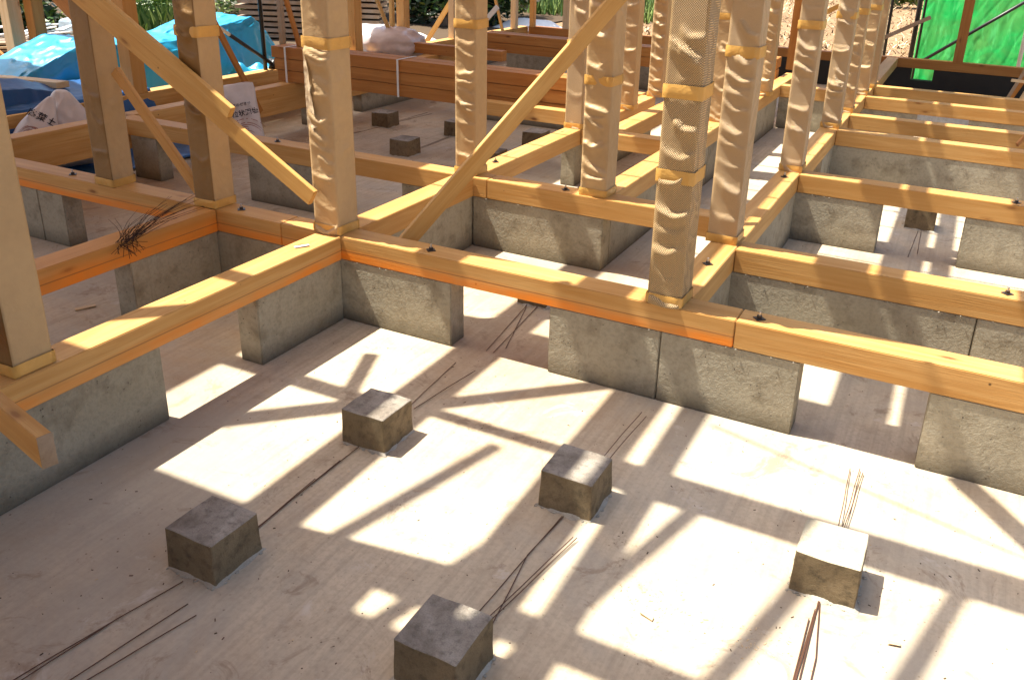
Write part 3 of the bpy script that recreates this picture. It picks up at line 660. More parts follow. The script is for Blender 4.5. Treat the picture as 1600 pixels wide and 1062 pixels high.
def bag(loc, rot, w, h, t, label, seed, text=(), art=None, cinch=0.0, rc=0.42):
    """upright filled sack, local x = width, z = up, front is -Y"""
    bm = bmesh.new(); NX, NZ = 22, 34
    def sh(u, v, side):
        e = (1 - abs(2 * u - 1) ** 3.2) ** 0.5 * (1 - abs(2 * v - 1) ** 4) ** 0.6
        wob = 0.022 * noise.noise(Vector((u * 4, v * 5, seed + side))) + 0.012 * (1 - min(1, 4 * abs(noise.noise(Vector((u * 3 + v * 2, v * 5, seed)))))) + 0.006 * noise.noise(Vector((u * 14, v * 15, seed - side)))
        tz = t * (0.30 + 0.9 * (1 - v)) if v > 0.15 else t * 1.05
        x = (u - 0.5) * w * (1 - cinch * v * v) * (1 - rc * 0.5 * v ** 4) + 0.012 * noise.noise(Vector((v * 4, seed, 2))); z = v * h * (1 - rc * abs(2 * u - 1) ** 2.6 * v ** 3 * 0.7) + 0.012 * noise.noise(Vector((u * 3, seed, v)))
        return Vector((x, side * (e * (tz / 2 + wob)), max(0.0, z)))
    grid = {}
    for side in (-1, 1):
        for i in range(NX + 1):
            for j in range(NZ + 1):
                if side == 1 and (i in (0, NX) or j in (0, NZ)): grid[(side, i, j)] = grid[(-1, i, j)]
                else: grid[(side, i, j)] = bm.verts.new(sh(i / NX, j / NZ, side))
    for side in (-1, 1):
        for i in range(NX):
            for j in range(NZ):
                f = (grid[(side, i, j)], grid[(side, i + 1, j)], grid[(side, i + 1, j + 1)], grid[(side, i, j + 1)])
                bm.faces.new(f if side == -1 else f[::-1])
    o = mesh_obj('paper_sack', bm, M['bag'], None, True); o.location = loc; o.rotation_euler = rot
    tag(o, label, 'bag', 'white sacks of soil and lime')
    def stick(q):          # press print onto the sack's front
        for vv in q.data.vertices:
            p = q.matrix_basis @ vv.co; u = p.x / (w) + 0.5; v_ = p.z / h
            if 0.02 < u < 0.98 and 0.02 < v_ < 0.98:
                s_ = sh(u, v_, -1); p.y = s_.y - 0.003 + (0.0008 if vv.co.z > 0 else 0)
            vv.co = p
        q.matrix_basis = Matrix.Identity(4)
    for (s, size, x, z, ang) in text:
        q = text_mesh(s, size, 'ink', o, (x, 0, z), (math.radians(90), 0, 0)); q.matrix_basis = Matrix.Translation((x, 0, z)) @ Matrix.Rotation(ang, 4, 'Y') @ Matrix.Rotation(math.radians(90), 4, 'X')
        stick(q)
    if art:
        bm = bmesh.new(); rnd = random.Random(seed)
        for i in range(9):
            a0 = rnd.uniform(0, 2.2); rr = art[2] * (0.35 + 0.09 * i)
            pts = [(art[0] + rr * math.cos(a0 + t * 0.22), 0, art[1] + rr * math.sin(a0 + t * 0.22) * 1.1) for t in range(9)]
            for a, b in zip(pts, pts[1:]):
                f = [bm.verts.new(Vector(p_)) for p_ in ((a[0], 0, a[2]), (b[0], 0, b[2]), (b[0] * 0.985 + art[0] * 0.015, 0, b[2] + 0.006), (a[0] * 0.985 + art[0] * 0.015, 0, a[2] + 0.006))]
                bm.faces.new(f)
        q = mesh_obj('printed_picture', bm, M['redink'], o); stick(q)
    return o
bag((-5.70, 5.74, 0.0), (math.radians(-16), math.radians(-9), math.radians(38)), 0.33, 0.60, 0.13, 'white printed sack leaning upright beside the double brace', 3,
    text=(('天然のゼオラ', 0.032, -0.078, 0.385, -0.05), ('粒状固塩', 0.058, -0.066, 0.30, -0.05), ('天', 0.03, -0.118, 0.25, 0), ('然', 0.03, -0.118, 0.215, 0), ('の', 0.03, -0.118, 0.18, 0), ('ゼ', 0.03, -0.113, 0.145, 0)), art=(0.03, 0.06, 0.18), rc=0.04)
bag((-6.36, 4.06, 0.04), (math.radians(-28), math.radians(24), math.radians(48)), 0.36, 0.68, 0.26, 'slumped white sack on the left leaning to the right with curved print', 5,
    text=(('腐葉土', 0.07, -0.12, 0.47, 0.15), ('の', 0.055, 0.07, 0.40, 0.7), ('土', 0.055, 0.10, 0.33, 1.0)), art=(-0.03, 0.28, 0.09), cinch=0.45)
bag((-6.32, 4.50, 0.04), (math.radians(-20), math.radians(-6), math.radians(50)), 0.38, 0.62, 0.28, 'fat white sack right of the slumped one behind the beam', 9,
    text=(('――――', 0.03, -0.08, 0.06, 0), ('ー', 0.03, -0.1, 0.40, 0)), cinch=0.1)

def sheet(name, pts_fn, nx, ny, mat, label, cat='tarp', thick=0.004):
    bm = bmesh.new(); g_ = [[bm.verts.new(pts_fn(i / nx, j / ny)) for j in range(ny + 1)] for i in range(nx + 1)]
    for i in range(nx):
        for j in range(ny): bm.faces.new((g_[i][j], g_[i + 1][j], g_[i + 1][j + 1], g_[i][j + 1]))
    o = mesh_obj(name, bm, M[mat], None, True); tag(o, label, cat)
    md = o.modifiers.new('t', 'SOLIDIFY'); md.thickness = thick
    return o
def nz(x, y, z, s=1.0): return noise.noise(Vector((x, y, z)) * s)
def crease(p, f, seed):
    a = abs(noise.noise(Vector((p[0] * f + seed, p[1] * f, p[2] * f)))); return (1 - min(1, a * 5))
def mound(x_near, x_far, y0, y1, top, seed, base=-0.35):
    K = [(4.5, 0.25), (5.0, 0.62), (5.35, 0.74), (5.6, 0.83), (6.1, 0.74), (6.8, 0.74), (7.2, 0.84), (7.7, 0.90), (7.95, 0.74), (8.3, 0.36), (8.75, -0.25)]
    def hz(y):
        for (a, ha), (b, hb) in zip(K, K[1:]):
            if y <= b:
                f = min(1, max(0, (y - a) / (b - a))); return ha + (hb - ha) * f
        return K[-1][1]
    def fn(u, v):
        y = y0 + (y1 - y0) * u; t_ = hz(y)
        prof = [(x_near + 0.20, base), (x_near + 0.12, base + 0.25), (x_near + 0.03, t_ - 0.10), (x_near - 0.02, t_), ((x_near + x_far) / 2, t_ + 0.02), (x_far, t_ + 0.03), (x_far - 0.15, base)]
        t = v * (len(prof) - 1); i = min(int(t), len(prof) - 2); f = t - i
        x = prof[i][0] * (1 - f) + prof[i + 1][0] * f; z = prof[i][1] * (1 - f) + prof[i + 1][1] * f
        d = 0.05 * nz(x * 2 + seed, y * 1.9, z * 2) + 0.020 * crease((x, y * 1.5 + z, z * 0.7), 2.6, seed) + 0.012 * crease((x, y, z * 2), 6.0, seed + 4) + 0.012 * nz(x * 14, y * 11, z * 9)
        return Vector((x + d, y + 0.02 * nz(z * 4, y * 3, seed), max(base, z + d * 0.7)))
    return fn
sheet('tarpaulin', mound(-7.42, -8.05, 4.5, 8.75, 0.73, 1), 170, 100, 'cyan', 'bright light blue tarpaulin over a long pile beyond the left sill')
def lowtarp(u, v):
    y = 3.2 + 2.35 * u
    prof = [(-5.98, 0.012), (-6.3, 0.02), (-6.5, 0.08), (-6.575, 0.30), (-6.64, 0.475), (-6.8, 0.50), (-7.1, 0.56), (-7.35, 0.50), (-7.6, 0.2)]
    t = v * (len(prof) - 1); i = min(int(t), len(prof) - 2); f = t - i
    x = prof[i][0] * (1 - f) + prof[i + 1][0] * f; z = prof[i][1] * (1 - f) + prof[i + 1][1] * f
    k_ = 0.03 * nz(x * 3, y * 3, 2.2) + 0.018 * abs(nz(x * 7 + y * 4, y * 2, 5)) + 0.010 * nz(x * 16, y * 14, z * 8)
    if i >= 5: z += 0.10 * math.sin(min(1, max(0, (y - 3.8) / 1.1)) * math.pi)
    if i < 2: x = x + 0.35 * (u - 0.6) * (1 - t / 2)
    return Vector((x + (k_ if 2 <= i <= 4 else 0), y, max(0.006, z + abs(k_))))
sheet('tarpaulin', lowtarp, 70, 70, 'blue', 'deep blue tarpaulin draped over the left sill behind the white sacks')
def scrap(u, v):
    return Vector((-6.85 - 0.5 * v - 0.12 * nz(u * 3, v * 3, 1), 8.55 + 0.6 * u, 0.05 + 0.34 * math.sin(math.pi * v) * (0.6 + 0.4 * math.sin(math.pi * u)) + 0.05 * nz(u * 6, v * 6, 4)))
sheet('tarpaulin', scrap, 20, 20, 'cyan', 'small crumpled light blue tarpaulin end right of the long pile')
def lumps(u, v): return Vector((-6.76 - 0.28 * v, 6.9 + 0.75 * u, 0.42 + 0.10 * math.sin(math.pi * v) * abs(nz(u * 5, v, 3)) * 2.2))
sheet('tarpaulin', lumps, 30, 12, 'cyan', 'loose light blue tarpaulin hem lying along the outer sill')
def wsheet(cx, cy, z, sx, sy, h, seed):
    def fn(u, v): return Vector((cx + (u - .5) * sx, cy + (v - .5) * sy, z + h * math.sin(math.pi * u) ** .7 * math.sin(math.pi * v) ** .7 * (1 + 0.5 * nz(u * 3, v * 3, seed)) + 0.01 * nz(u * 14, v * 12, seed)))
    return fn
sheet('white_sheet', wsheet(-9.9, 14.6, -0.34, 1.2, 1.3, 0.30, 2), 20, 20, 'white', 'crumpled white sheet on the ground left of the pale leaning batten', 'sheet')
sheet('white_sheet', wsheet(-9.9, 19.6, -0.34, 1.6, 1.2, 0.25, 5), 20, 20, 'white', 'small white sheet on the ground before the green field', 'sheet')
sheet('white_sheet', wsheet(-6.9, 17.5, -0.34, 2.2, 1.6, 0.12, 8), 20, 20, 'white', 'flat white sheet seen between two wrapped posts', 'sheet')

# ---------------------------------------------------------------- green sheet, scaffold poles
def gsheet(u, v):
    x = -0.78 + 1.65 * u; z = -0.34 + 2.6 * v
    y = 14.2 + 0.22 * (z + 0.34) + 0.025 * nz(x * 3, z * 1.2, 1) + 0.012 * nz(x * 9, z * 2, 4) + 0.006 * crease((x * 2 - z * .6, z * .6, 1), 3.0, 2) + 0.004 * crease((x * 2 + z, z * .8, 4), 6.0, 3)
    return Vector((x + 0.01 * nz(z * 3, x, 1), y, z))
sheet('mesh_sheet', gsheet, 110, 130, 'green', 'bright green sheet hung on the scaffold at top right', 'sheet', 0.003)
def pole(p0, p1, r, mat, label):
    bm = bmesh.new(); tube(bm, [p0, p1], r, 10); o = mesh_obj('scaffold_pole', bm, M[mat], None, True); tag(o, label, 'pole', 'black scaffold poles'); return o
pole((-1.17, 14, -0.35), (-1.17, 14, 3.0), 0.022, 'black', 'thin black scaffold pole left of the green sheet')
pole((-0.80, 14.0, -0.35), (-0.80, 14.0, 3.0), 0.034, 'black', 'thick black scaffold pole at the left hem of the green sheet')
pole((-0.73, 14.12, -0.35), (-0.73, 14.12, 3.0), 0.018, 'black', 'second thin black pole overlapping the hem of the green sheet')
pole((-0.62, 13.95, 0.35), (0.95, 13.95, 1.57), 0.024, 'black', 'black diagonal pole crossing in front of the green sheet')
pole((0.615, 14.0, -0.35), (0.615, 14.0, 3.0), 0.028, 'white', 'grey scaffold pole at the right hem of the green sheet')
pole((-6.68, 7.08, 0.45), (-6.68, 7.06, 3.0), 0.022, 'black', 'upright black pole behind the left sill near the light blue pile')
pole((-6.68, 6.0, 1.25), (-6.68, 6.62, 0.86), 0.018, 'white', 'white upper part of the slanting pole before the light blue pile')
pole((-6.68, 6.62, 0.86), (-6.68, 7.2, 0.50), 0.020, 'black', 'black lower part of the slanting pole before the light blue pile')
o = blob('pole_clamp', -6.68, 7.22, 0.50, 0.05, 0.07, 0.05, 'black', 'black clamp joining the two poles on the outer sill', 'clamp', amp=0.5, fr=6, sub=3)
for i, (a, b, w_, mt, lb) in enumerate((((0.33, 11.0, 0.0), (0.62, 11.0, 0.85), 0.035, 'old', 'dark leaning board at the right edge'),
        ((0.42, 11.05, 0.2), (0.66, 11.05, 0.78), 0.05, 'red', 'reddish leaning board at the right edge'),
        ((0.52, 10.9, 0.2), (0.72, 10.9, 0.8), 0.035, 'pale', 'pale leaning batten at the right edge beside the reddish board'),
        ((0.58, 10.8, 0.1), (0.66, 10.8, 0.9), 0.05, 'pale', 'broad pale leaning board at the far right edge'),
        ((0.44, 10.85, 0.575), (0.9, 10.85, 0.56), 0.03, 'pale', 'short pale batten lying across the leaning boards'),
        ((0.46, 7.8, 0.46), (0.66, 8.1, 0.72), 0.035, 'red', 'thin reddish stick leaning at the right edge over the fourth joist'))):
    bb(a, b, w_, 0.02, lb, mt)
for x_, lb in ((-1.0, 'left pale batten floating on ledger at the dark far pit'), (-0.15, 'right pale batten on the dark far pit floor')):
    bm = bmesh.new(); box(bm, x_ - 0.1, x_ + 0.1, 12.5, 12.62, 0.001, 0.05, 0.003); tag(mesh_obj('grey_offcut', bm, M['old']), lb.replace('floating on ledger at', 'lying in'), 'offcut')

# ---------------------------------------------------------------- frame overhead (throws the shadows)
OY = -0.045
UP = 'upper beams of the frame above the camera'
def over(x0, x1, y0, y1, z0, z1, label, mat='sill', name='upper_beam'):
    ax = (x1 - x0) > (y1 - y0)
    if ax: y0 += OY; y1 += OY
    c = ((x0 + x1) / 2, (y0 + y1) / 2, (z0 + z1) / 2)
    if ax: o = board(name, (x0, c[1], c[2]), (x1, c[1], c[2]), z1 - z0, y1 - y0, M[mat])
    else: o = board(name, (c[0], y0, c[2]), (c[0], y1, c[2]), z1 - z0, x1 - x0, M[mat])
    tag(o, label, 'beam', UP); return o
over(-3.68, -3.56, 0.6, 12.9, 3.39, 3.68, 'upper beam above the left post row')
over(-2.83, -2.71, 0.6, 12.9, 3.39, 3.68, 'upper beam above the inner corner post row')
over(-1.93, -1.81, 3.3, 12.9, 3.39, 3.68, 'upper beam above the middle sill')
over(-1.03, -0.91, 3.05, 12.9, 3.39, 3.68, 'upper beam above the right post row')
over(-6.6, -2.84, 1.55, 1.67, 3.392, 3.68, 'upper joist nearest the camera left part')
over(-2.70, -1.9, 1.55, 1.67, 3.392, 3.68, 'upper joist nearest the camera right part')
over(-6.6, -3.69, 2.42, 2.52, 3.392, 3.50, 'upper joist over the front bay left part')
over(-3.55, -2.84, 2.50, 2.57, 3.392, 3.45, 'upper joist over the front bay middle part')
over(-2.70, 0.5, 2.40, 2.58, 3.392, 3.60, 'upper joist over the front bay right part')
over(-6.6, -3.69, 3.305, 3.425, 3.392, 3.68, 'upper beam over the front sill far left part')
over(-3.55, -2.84, 3.305, 3.425, 3.392, 3.68, 'upper beam over the front sill left part')
over(-2.70, -1.94, 3.305, 3.425, 3.392, 3.68, 'upper beam over the front sill middle part')
over(-2.66, -2.54, 1.2, 12.9, 3.70, 3.73, 'flat plank on the upper beams right of the inner row', 'brace')
over(-1.786, -1.67, 3.3, 12.9, 3.70, 3.73, 'flat plank on the upper beams right of the middle row', 'brace')
def diag(p0, p1, w, t, label): o = board('upper_brace', (p0[0], p0[1] + OY, p0[2]), (p1[0], p1[1] + OY, p1[2]), t, w, M['sill']); tag(o, label, 'beam', UP); return o
diag((-3.50, 2.57, 3.42), (-2.86, 3.15, 3.42), 0.085, 0.05, 'upper corner brace over the inner corner')
diag((-4.45, 1.79, 3.42), (-3.70, 2.49, 3.42), 0.10, 0.05, 'upper corner brace over the left bay')
diag((-4.00, 2.85, 3.42), (-3.86, 2.50, 3.42), 0.06, 0.05, 'short upper brace over the left bay')
diag((-1.40, 3.12, 3.42), (-1.05, 2.67, 3.42), 0.09, 0.05, 'upper corner brace over the right bay')
for i, x_ in enumerate((-3.515, -3.09, -2.68, -2.205, -1.795)):
    o = board('upper_rafter', (x_, 2.38 + OY, 4.31), (x_, 0.88 + OY, 3.43), 0.05, 0.052, M['sill']); tag(o, 'sloping rafter %s above the front bay' % ['over the left post row', 'left of the inner row', 'right of the inner row', 'left of the middle row', 'right of the middle row'][i], 'beam', UP)
for x0, x1, y0, y1, lb in ((-8.2, -4.72, -0.6, 12.9, 'plywood deck sheet above the left rooms'), (-4.70, -3.20, -0.6, 1.56, 'plywood deck sheet above the far left bay'),
                           (-3.19, -1.95, -0.6, 1.38, 'plywood deck sheet above the near left bay'), (-4.66, -1.2, 10.4, 13.0, 'plywood deck sheet above the far rooms'), (-1.19, 2.0, 11.2, 13.0, 'plywood deck sheet above the far right pit'),
                           (-8.2, 4.5, -7.0, -0.62, 'added unseen deck sheet blocking sky light behind the camera'), (-9.5, -8.22, 1.0, 4.9, 'added unseen deck sheet shading the deep blue tarpaulin')):  # both sheets on this line are added out of view to cut sky and sun
    bm = bmesh.new(); box(bm, x0, x1, y0, y1, 3.75, 3.78); tag(mesh_obj('deck_or_added_shade_panel', bm, M['ply']), lb, 'panel', 'plywood deck sheets overhead')
bm = bmesh.new()
tag(board('shade_cord', (-2.4, 2.97, 3.5), (-1.2, 2.65, 3.5), 0.012, 0.012, M['black']), 'thin cord stretched above the front bay', 'cord')
bm.free()
for i in range(9):
    y_ = 4.12 + i * 0.43
    o = board('upper_batten', (-4.6, y_, 3.76), (-1.2, y_, 3.76), 0.02, 0.02, M['brace']); tag(o, 'thin batten across the upper beams number %s from the front' % ['one', 'two', 'three', 'four', 'five', 'six', 'seven', 'eight', 'nine'][i], 'batten', UP)

# ---------------------------------------------------------------- debris
bm = bmesh.new(); rnd = random.Random(5)
for i in range(42):
    a = rnd.uniform(0, 1); base = Vector((-3.52 + rnd.uniform(-0.03, 0.03), 2.69 + rnd.uniform(-0.04, 0.05), 0.465))
    d = Vector((rnd.uniform(-0.12, 0.02), rnd.uniform(0.10, 0.50), rnd.uniform(0.02, 0.13))) if a < 0.7 else Vector((rnd.uniform(-0.15, 0.1), rnd.uniform(-0.12, 0.1), rnd.uniform(0.03, 0.14)))
    tube(bm, [base, base + d * 0.5 + Vector((0, 0, 0.02)), base + d], 0.0016, 4, 0.5)
for i in range(26):
    base = Vector((-3.53 + rnd.uniform(0, 0.035), 2.69 + rnd.uniform(-0.06, 0.06), 0.455)); d = Vector((rnd.uniform(0.0, 0.03), rnd.uniform(-0.08, 0.08), rnd.uniform(-0.07, 0.0)))
    tube(bm, [base, base + d], 0.0014, 4)
tag(mesh_obj('twig_bunch', bm, M['twig']), 'bunch of dry dark twigs lying on the orange sided sill', 'twigs')
def chip(x, y, z, l, w, a, mat, label, name='wood_chip'):
    bm = bmesh.new(); box(bm, -l / 2, l / 2, -w / 2, w / 2, 0, 0.006, 0, 0, 0.003); o = mesh_obj(name, bm, M[mat]); o.location = (x, y, z); o.rotation_euler = (0, 0, a); tag(o, label, 'wood chip')
chip(-3.95, 2.72, 0.003, 0.10, 0.022, 1.1, 'pale', 'pale splinter on the shaded slab left of the front bay')
chip(-2.76, 3.07, ST + 0.001, 0.075, 0.016, 1.0, 'white', 'pale splinter lying on the sill before the corner post')
chip(0.12, 2.27, 0.003, 0.035, 0.014, 0.2, 'pale', 'small pale wood chip on the sunlit slab right of the pale block')
chip(-0.57, 2.03, 0.003, 0.045, 0.016, -0.2, 'pale', 'pale wood chip near the bottom of the large sunlit patch')
bm = bmesh.new()
for i in range(900):
    r = rnd.random()
    if r < 0.5: x_, y_ = rnd.uniform(-2.7, 0.6), rnd.uniform(1.0, 3.28)
    elif r < 0.62: x_, y_ = rnd.gauss(-0.55, 0.06), rnd.gauss(2.08, 0.06)
    elif r < 0.70: x_, y_ = rnd.gauss(-0.25, 0.06), rnd.gauss(2.1, 0.04)
    else: x_, y_ = rnd.uniform(-6.5, 0.6), rnd.uniform(3.45, 8)
    s_ = rnd.uniform(0.001, 0.0035); 
    if -2.85 < x_ < -2.69: continue
    g_ = bmesh.ops.create_cube(bm, size=1)['verts']; an = rnd.uniform(0, 3); ln = rnd.uniform(1, 3.5)
    mi = rnd.choice((0, 0, 1, 2)) if r < 0.5 or r > 0.7 else 1
    for q in g_:
        c_ = q.co; q.co = Vector((x_ + s_ * (c_.x * ln * math.cos(an) - c_.y * math.sin(an)), y_ + s_ * (c_.x * ln * math.sin(an) + c_.y * math.cos(an)), s_ * 0.5 * (c_.z + 0.5) + 0.0003))
    for f in {f for q in g_ for f in q.link_faces}: f.material_index = mi
tag(mesh_obj('sawdust_and_crumbs', bm, [M['soil'], M['pale'], M['wire']]), 'fine crumbs and sawdust scattered over the slab', 'debris', kind='stuff')
# crumbly grout line along wall tops
bm = bmesh.new()
for (x0, x1, y_) in ((-2.6, -2.06, 3.287), (-1.1, -0.4, 3.287), (-0.88, 0.6, 4.157), (-0.88, -0.36, 5.857), (-0.8, 0.6, 7.497), (-0.85, -0.4, 9.424), (-2.6, -1.9, 4.607)):
    x_ = x0
    while x_ < x1:
        r = rnd.uniform(0.001, 0.003); g_ = bmesh.ops.create_icosphere(bm, subdivisions=1, radius=r)['verts']
        for q in g_: q.co = Vector((q.co.x * rnd.uniform(1, 2.2) + x_, q.co.y + y_, q.co.z * 0.8 + WT - rnd.uniform(0.0, 0.006)))
        x_ += rnd.uniform(0.02, 0.16)
tag(mesh_obj('grout_crumbs', bm, M['mortar'], None, True), 'whitish grout squeezed out between walls and sills', 'grout', kind='stuff')

# ---------------------------------------------------------------- yard beyond: lumber, scrap, plants, field
GZ = -0.35
LBN = ['bottom', 'second', 'third', 'fourth', 'fifth', 'sixth', 'seventh', 'eighth', 'ninth', 'tenth', 'eleventh', 'topmost']
for i in range(8):
    z_ = GZ + 0.05 + i * 0.052; e_ = rnd.uniform(-.06, .06)
    o = board('lumber_plank', (-14.4 + e_, 7.3, z_), (-12.75 + e_, 9.85 + rnd.uniform(-.15, .15), z_), 0.03, 0.8, M['old' if i % 3 else 'pale'])
    tag(o, LBN[i if i < 7 else 11] + ' plank layer of the grey lumber pile at the left edge', 'plank', 'planks of the grey lumber pile')
for i in range(12):
    z_ = GZ + 0.1 + i * 0.11
    o = board('lumber_plank', (-13.6 + rnd.uniform(-.1, .1), 13.9, z_), (-10.9 + rnd.uniform(-.15, .15), 15.2 + rnd.uniform(-.1, .1), z_), 0.07, 0.8, M['pale' if i > 9 else 'old'])
    tag(o, LBN[i] + ' plank layer of the tall lumber pile under the trees', 'plank', 'planks of the tall lumber pile')
for i in range(16):
    a = rnd.uniform(0, math.pi); l = rnd.uniform(0.4, 1.0); q_ = rnd.uniform(-.6, 1.1); c = Vector((-13.35 + q_ * .55 + rnd.uniform(-.3, .3), 9.0 + q_ * .83 + rnd.uniform(-.2, .2), GZ + 0.46 + 0.012 * i))
    o = board('metal_strip', c - Vector((math.cos(a), math.sin(a), 0.1)) * l / 2, c + Vector((math.cos(a), math.sin(a), 0.1)) * l / 2, 0.02, 0.07, M['white' if i % 2 else 'scrap'])
    tag(o, 'loose %s strip on the scrap heap behind the light blue pile' % ('white' if i % 2 else 'blue grey'), 'strip', 'loose white strips of the scrap heap' if i % 2 else 'loose blue grey strips of the scrap heap')
bm = bmesh.new(); box(bm, -13.2, -12.8, 9.45, 9.85, GZ + 0.52, GZ + 0.72, 0.02, 0, 0.03); tag(mesh_obj('grey_box', bm, M['scrap']), 'pale blue grey box on the scrap heap', 'box')

def leaves(bm, c, r, n, s, mi_fn, up=0.0, stretch=1.6):
    for i in range(n):
        d = Vector((rnd.gauss(0, 1), rnd.gauss(0, 1), rnd.gauss(0, 1))).normalized() * (rnd.random() ** 0.4)
        p = Vector((c[0] + d.x * r[0], c[1] + d.y * r[1], c[2] + d.z * r[2]))
        if p.z < GZ + 0.02: p.z = GZ + rnd.uniform(0.02, 0.12)
        a = Vector((rnd.gauss(0, 1), rnd.gauss(0, 1), rnd.gauss(0, 0.5) + up)).normalized(); b = a.cross(Vector((rnd.gauss(0, 1), rnd.gauss(0, 1), rnd.gauss(0, 1)))).normalized()
        ss = s * rnd.uniform(0.6, 1.4)
        v_ = [bm.verts.new(p - a * ss * stretch), bm.verts.new(p + b * ss * 0.5), bm.verts.new(p + a * ss * stretch), bm.verts.new(p - b * ss * 0.5)]
        bm.faces.new(v_).material_index = mi_fn()
LM = [M['dark_leaf'], M['leaf'], M['bright_leaf'], M['pale_leaf']]
def bush(x, y, r, h, n, s, weights, label, trunk=True, stretch=1.4, cat='bush', tr=0.03, clumps=7):
    root = empty('garden_bush', (x, y, GZ)); tag(root, label, cat, 'plants in the garden beyond')
    if trunk:
        bm = bmesh.new()
        for i in range(4):
            a = rnd.uniform(0, 6.28); tube(bm, [(0, 0, 0), (math.cos(a) * r * .15, math.sin(a) * r * .15, h * .4), (math.cos(a) * r * .5, math.sin(a) * r * .5, h * .9)], tr, 6, 0.4)
        mesh_obj('stem', bm, M['bark'], root)
    bm = bmesh.new()
    for i in range(clumps):
        a = rnd.uniform(0, 6.28); q = rnd.uniform(0, .7) * r
        leaves(bm, (x + math.cos(a) * q, y + math.sin(a) * q, GZ + h * rnd.uniform(.25, .8)), (r * .5, r * .5, h * .35), n // clumps, s, lambda: rnd.choices((0, 1, 2, 3), weights)[0], stretch=stretch)
    o = mesh_obj('foliage', bm, LM, root); o.location = (-x, -y, -GZ)
    return root
bush(-17.6, 11.6, 1.3, 1.2, 2600, 0.09, (8, 3, 1, 0), 'dark bush behind the scrap heap at upper left')
bush(-18.5, 9.8, 1.6, 1.6, 2600, 0.10, (9, 2, .3, 0), 'very dark shrub at the top left corner')
bush(-17.5, 15.6, 1.3, 0.7, 2200, 0.06, (3, 5, 4, 1), 'low leafy bush above the double brace')
bush(-16.2, 13.9, 0.9, 0.6, 1600, 0.07, (1, 5, 6, 1), 'yellow green bush above the light blue pile')
bush(-15.8, 15.9, 1.2, 0.75, 3000, 0.05, (1, 3, 4, 6), 'variegated pale leaved bush left of the third post')
bush(-15.2, 17.0, 0.9, 0.8, 1800, 0.05, (1, 3, 4, 5), 'variegated bush right of the third post')
bush(-21.5, 20.5, 2.2, 1.8, 2600, 0.10, (8, 3, 1, 0), 'dark bush at the top between the left posts')
bush(-18.5, 21.0, 1.6, 1.2, 2200, 0.07, (2, 2, 2, 8), 'whitish flowering bush beyond the light blue pile')
bush(-18.5, 24.5, 2.2, 2.4, 2800, 0.12, (5, 5, 3, 0), 'green bush right of the whitish flowering bush')
for i, (x_, y_, r_, lb) in enumerate(((-12.9, 19.0, 1.3, 'left dark tree behind the far bare posts'), (-11.7, 18.6, 1.2, 'middle dark tree behind the far bare posts'), (-11.0, 19.6, 1.2, 'right dark tree behind the far bare posts'), (-14.9, 19.0, 1.4, 'dark tree beside the tall lumber pile'))):
    bush(x_, y_, r_, 2.8, 3600, 0.09, (9, 2.5, .8, .5), lb, tr=0.11, cat='tree', clumps=10)
bush(-13.0, 25.0, 1.3, 2.2, 2200, 0.07, (2, 3, 6, 4), 'bright speckled bush right of the narrow wrapped post')
bush(-11.6, 22.0, 0.8, 1.6, 1400, 0.06, (1, 3, 5, 3), 'light green sapling behind the far narrow studs')
bm = bmesh.new()
for i in range(260):
    x_ = -15.1 + rnd.gauss(0, 0.55); y_ = 12.7 + rnd.gauss(0, .6); h = rnd.uniform(.35, .75); a = rnd.uniform(0, 6.28); l = rnd.uniform(.1, .3)
    p = [Vector((x_, y_, GZ)), Vector((x_ + math.cos(a) * l * .4, y_ + math.sin(a) * l * .4, GZ + h * .7)), Vector((x_ + math.cos(a) * l, y_ + math.sin(a) * l, GZ + h))]
    s_ = Vector((-math.sin(a), math.cos(a), 0)) * 0.022
    v_ = [bm.verts.new(q) for q in (p[0] - s_, p[0] + s_, p[1] + s_, p[2], p[1] - s_)]; bm.faces.new(v_).material_index = rnd.choice((1, 1, 2))
tag(mesh_obj('iris_clump', bm, LM), 'clump of sword shaped green leaves above the double brace', 'plant', kind='stuff')
bm = bmesh.new()
for i in range(9000):
    x_ = rnd.uniform(-16, -8.0); y_ = rnd.uniform(23, 32)
    if x_ < -12.5 and y_ < 25: continue
    h = rnd.uniform(.25, .6); a = rnd.uniform(0, 6.28); l = rnd.uniform(.05, .25)
    b_ = Vector((x_, y_, GZ)); t_ = b_ + Vector((math.cos(a) * l, math.sin(a) * l, h)); s_ = Vector((-math.sin(a), math.cos(a), 0)) * 0.03
    bm.faces.new([bm.verts.new(q) for q in (b_ - s_, b_ + s_, t_)]).material_index = rnd.choice((1, 2, 2, 1))
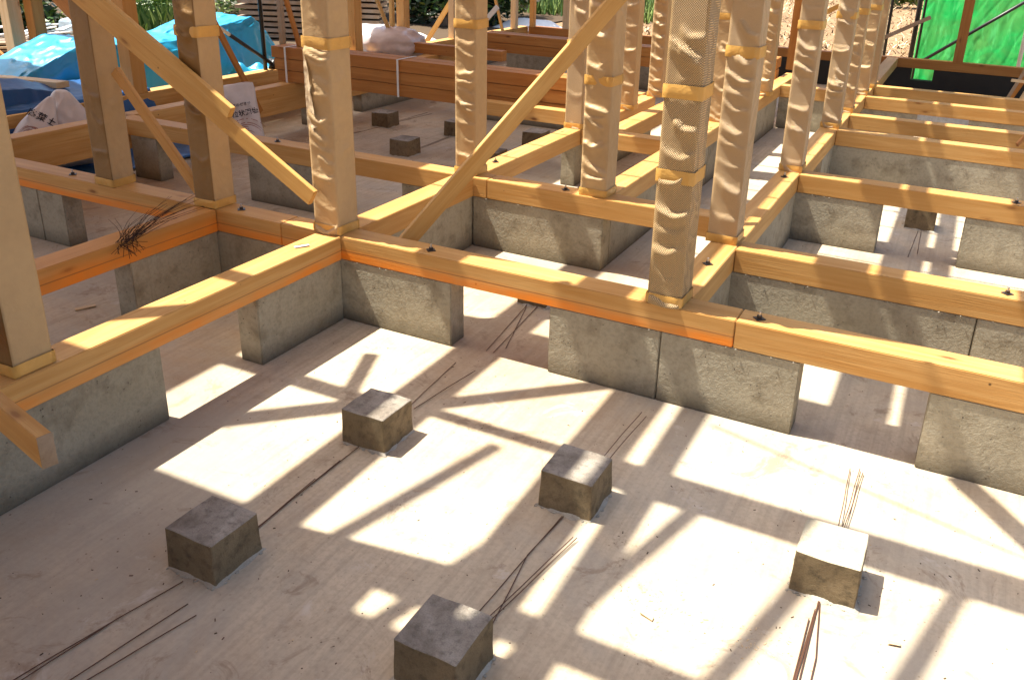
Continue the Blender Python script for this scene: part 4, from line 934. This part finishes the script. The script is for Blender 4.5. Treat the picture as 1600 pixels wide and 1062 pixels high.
tag(mesh_obj('tall_grass', bm, LM), 'tall bright green grass in the field beyond the house', 'grass', kind='stuff')
bm = bmesh.new()
for i in range(9000):
    x_ = rnd.uniform(-8.5, 1.5); y_ = rnd.uniform(15.5, 42); 
    if y_ > 24 and rnd.random() < .5: continue
    h = rnd.uniform(.02, .12); a = rnd.uniform(0, 6.28); l = rnd.uniform(.05, .25)
    b_ = Vector((x_, y_, GZ)); t_ = b_ + Vector((math.cos(a) * l, math.sin(a) * l, h)); s_ = Vector((-math.sin(a), math.cos(a), 0)) * 0.02
    bm.faces.new([bm.verts.new(q) for q in (b_ - s_, b_ + s_, t_ + s_, t_)]).material_index = rnd.choice((0, 0, 1, 2))
tag(mesh_obj('dry_straw', bm, [M['straw'], M['soil'], M['pale']]), 'dry straw and dark stubble on the bare field', 'straw', kind='stuff')
bush(-2.9, 36.0, 0.9, 1.1, 1500, 0.10, (0, 0, 8, 1), 'bright yellow green bush beside the black pole at top right', trunk=False)
# garden bed soil, path, stones
bm = bmesh.new(); bmesh.ops.create_grid(bm, x_segments=8, y_segments=8, size=0.5)
for v in bm.verts: v.co.z = 0.02 * noise.noise(v.co * 5)
o = mesh_obj('garden_soil', bm, M['soil']); o.location = (-17.5, 18.0, GZ + 0.03); o.scale = (15, 14, 1); struct(o)
bm = bmesh.new(); bmesh.ops.create_grid(bm, x_segments=2, y_segments=2, size=0.5)
o = mesh_obj('garden_path', bm, M['stone']); o.location = (-18.3, 15.4, GZ + 0.062); o.scale = (1.0, 3.4, 1); o.rotation_euler = (0, 0, 0.3); struct(o)
ST_L = ['flat pale stone beside the garden path', 'rounded grey stone under the variegated bush', 'stone at the foot of the whitish bush', 'small stone near the iris leaves', 'stone beside the dark tree', 'stone between the bushes']
for i, (x_, y_) in enumerate(((-17.3, 14.6), (-16.6, 16.9), (-17.4, 19.5), (-14.7, 13.4), (-14.2, 18.1), (-16.2, 18.6))):
    blob('garden_stone', x_, y_, GZ + 0.12, 0.4, 0.3, 0.2, 'stone', ST_L[i], 'stone', amp=0.25, fr=2, seed=i, sub=3)
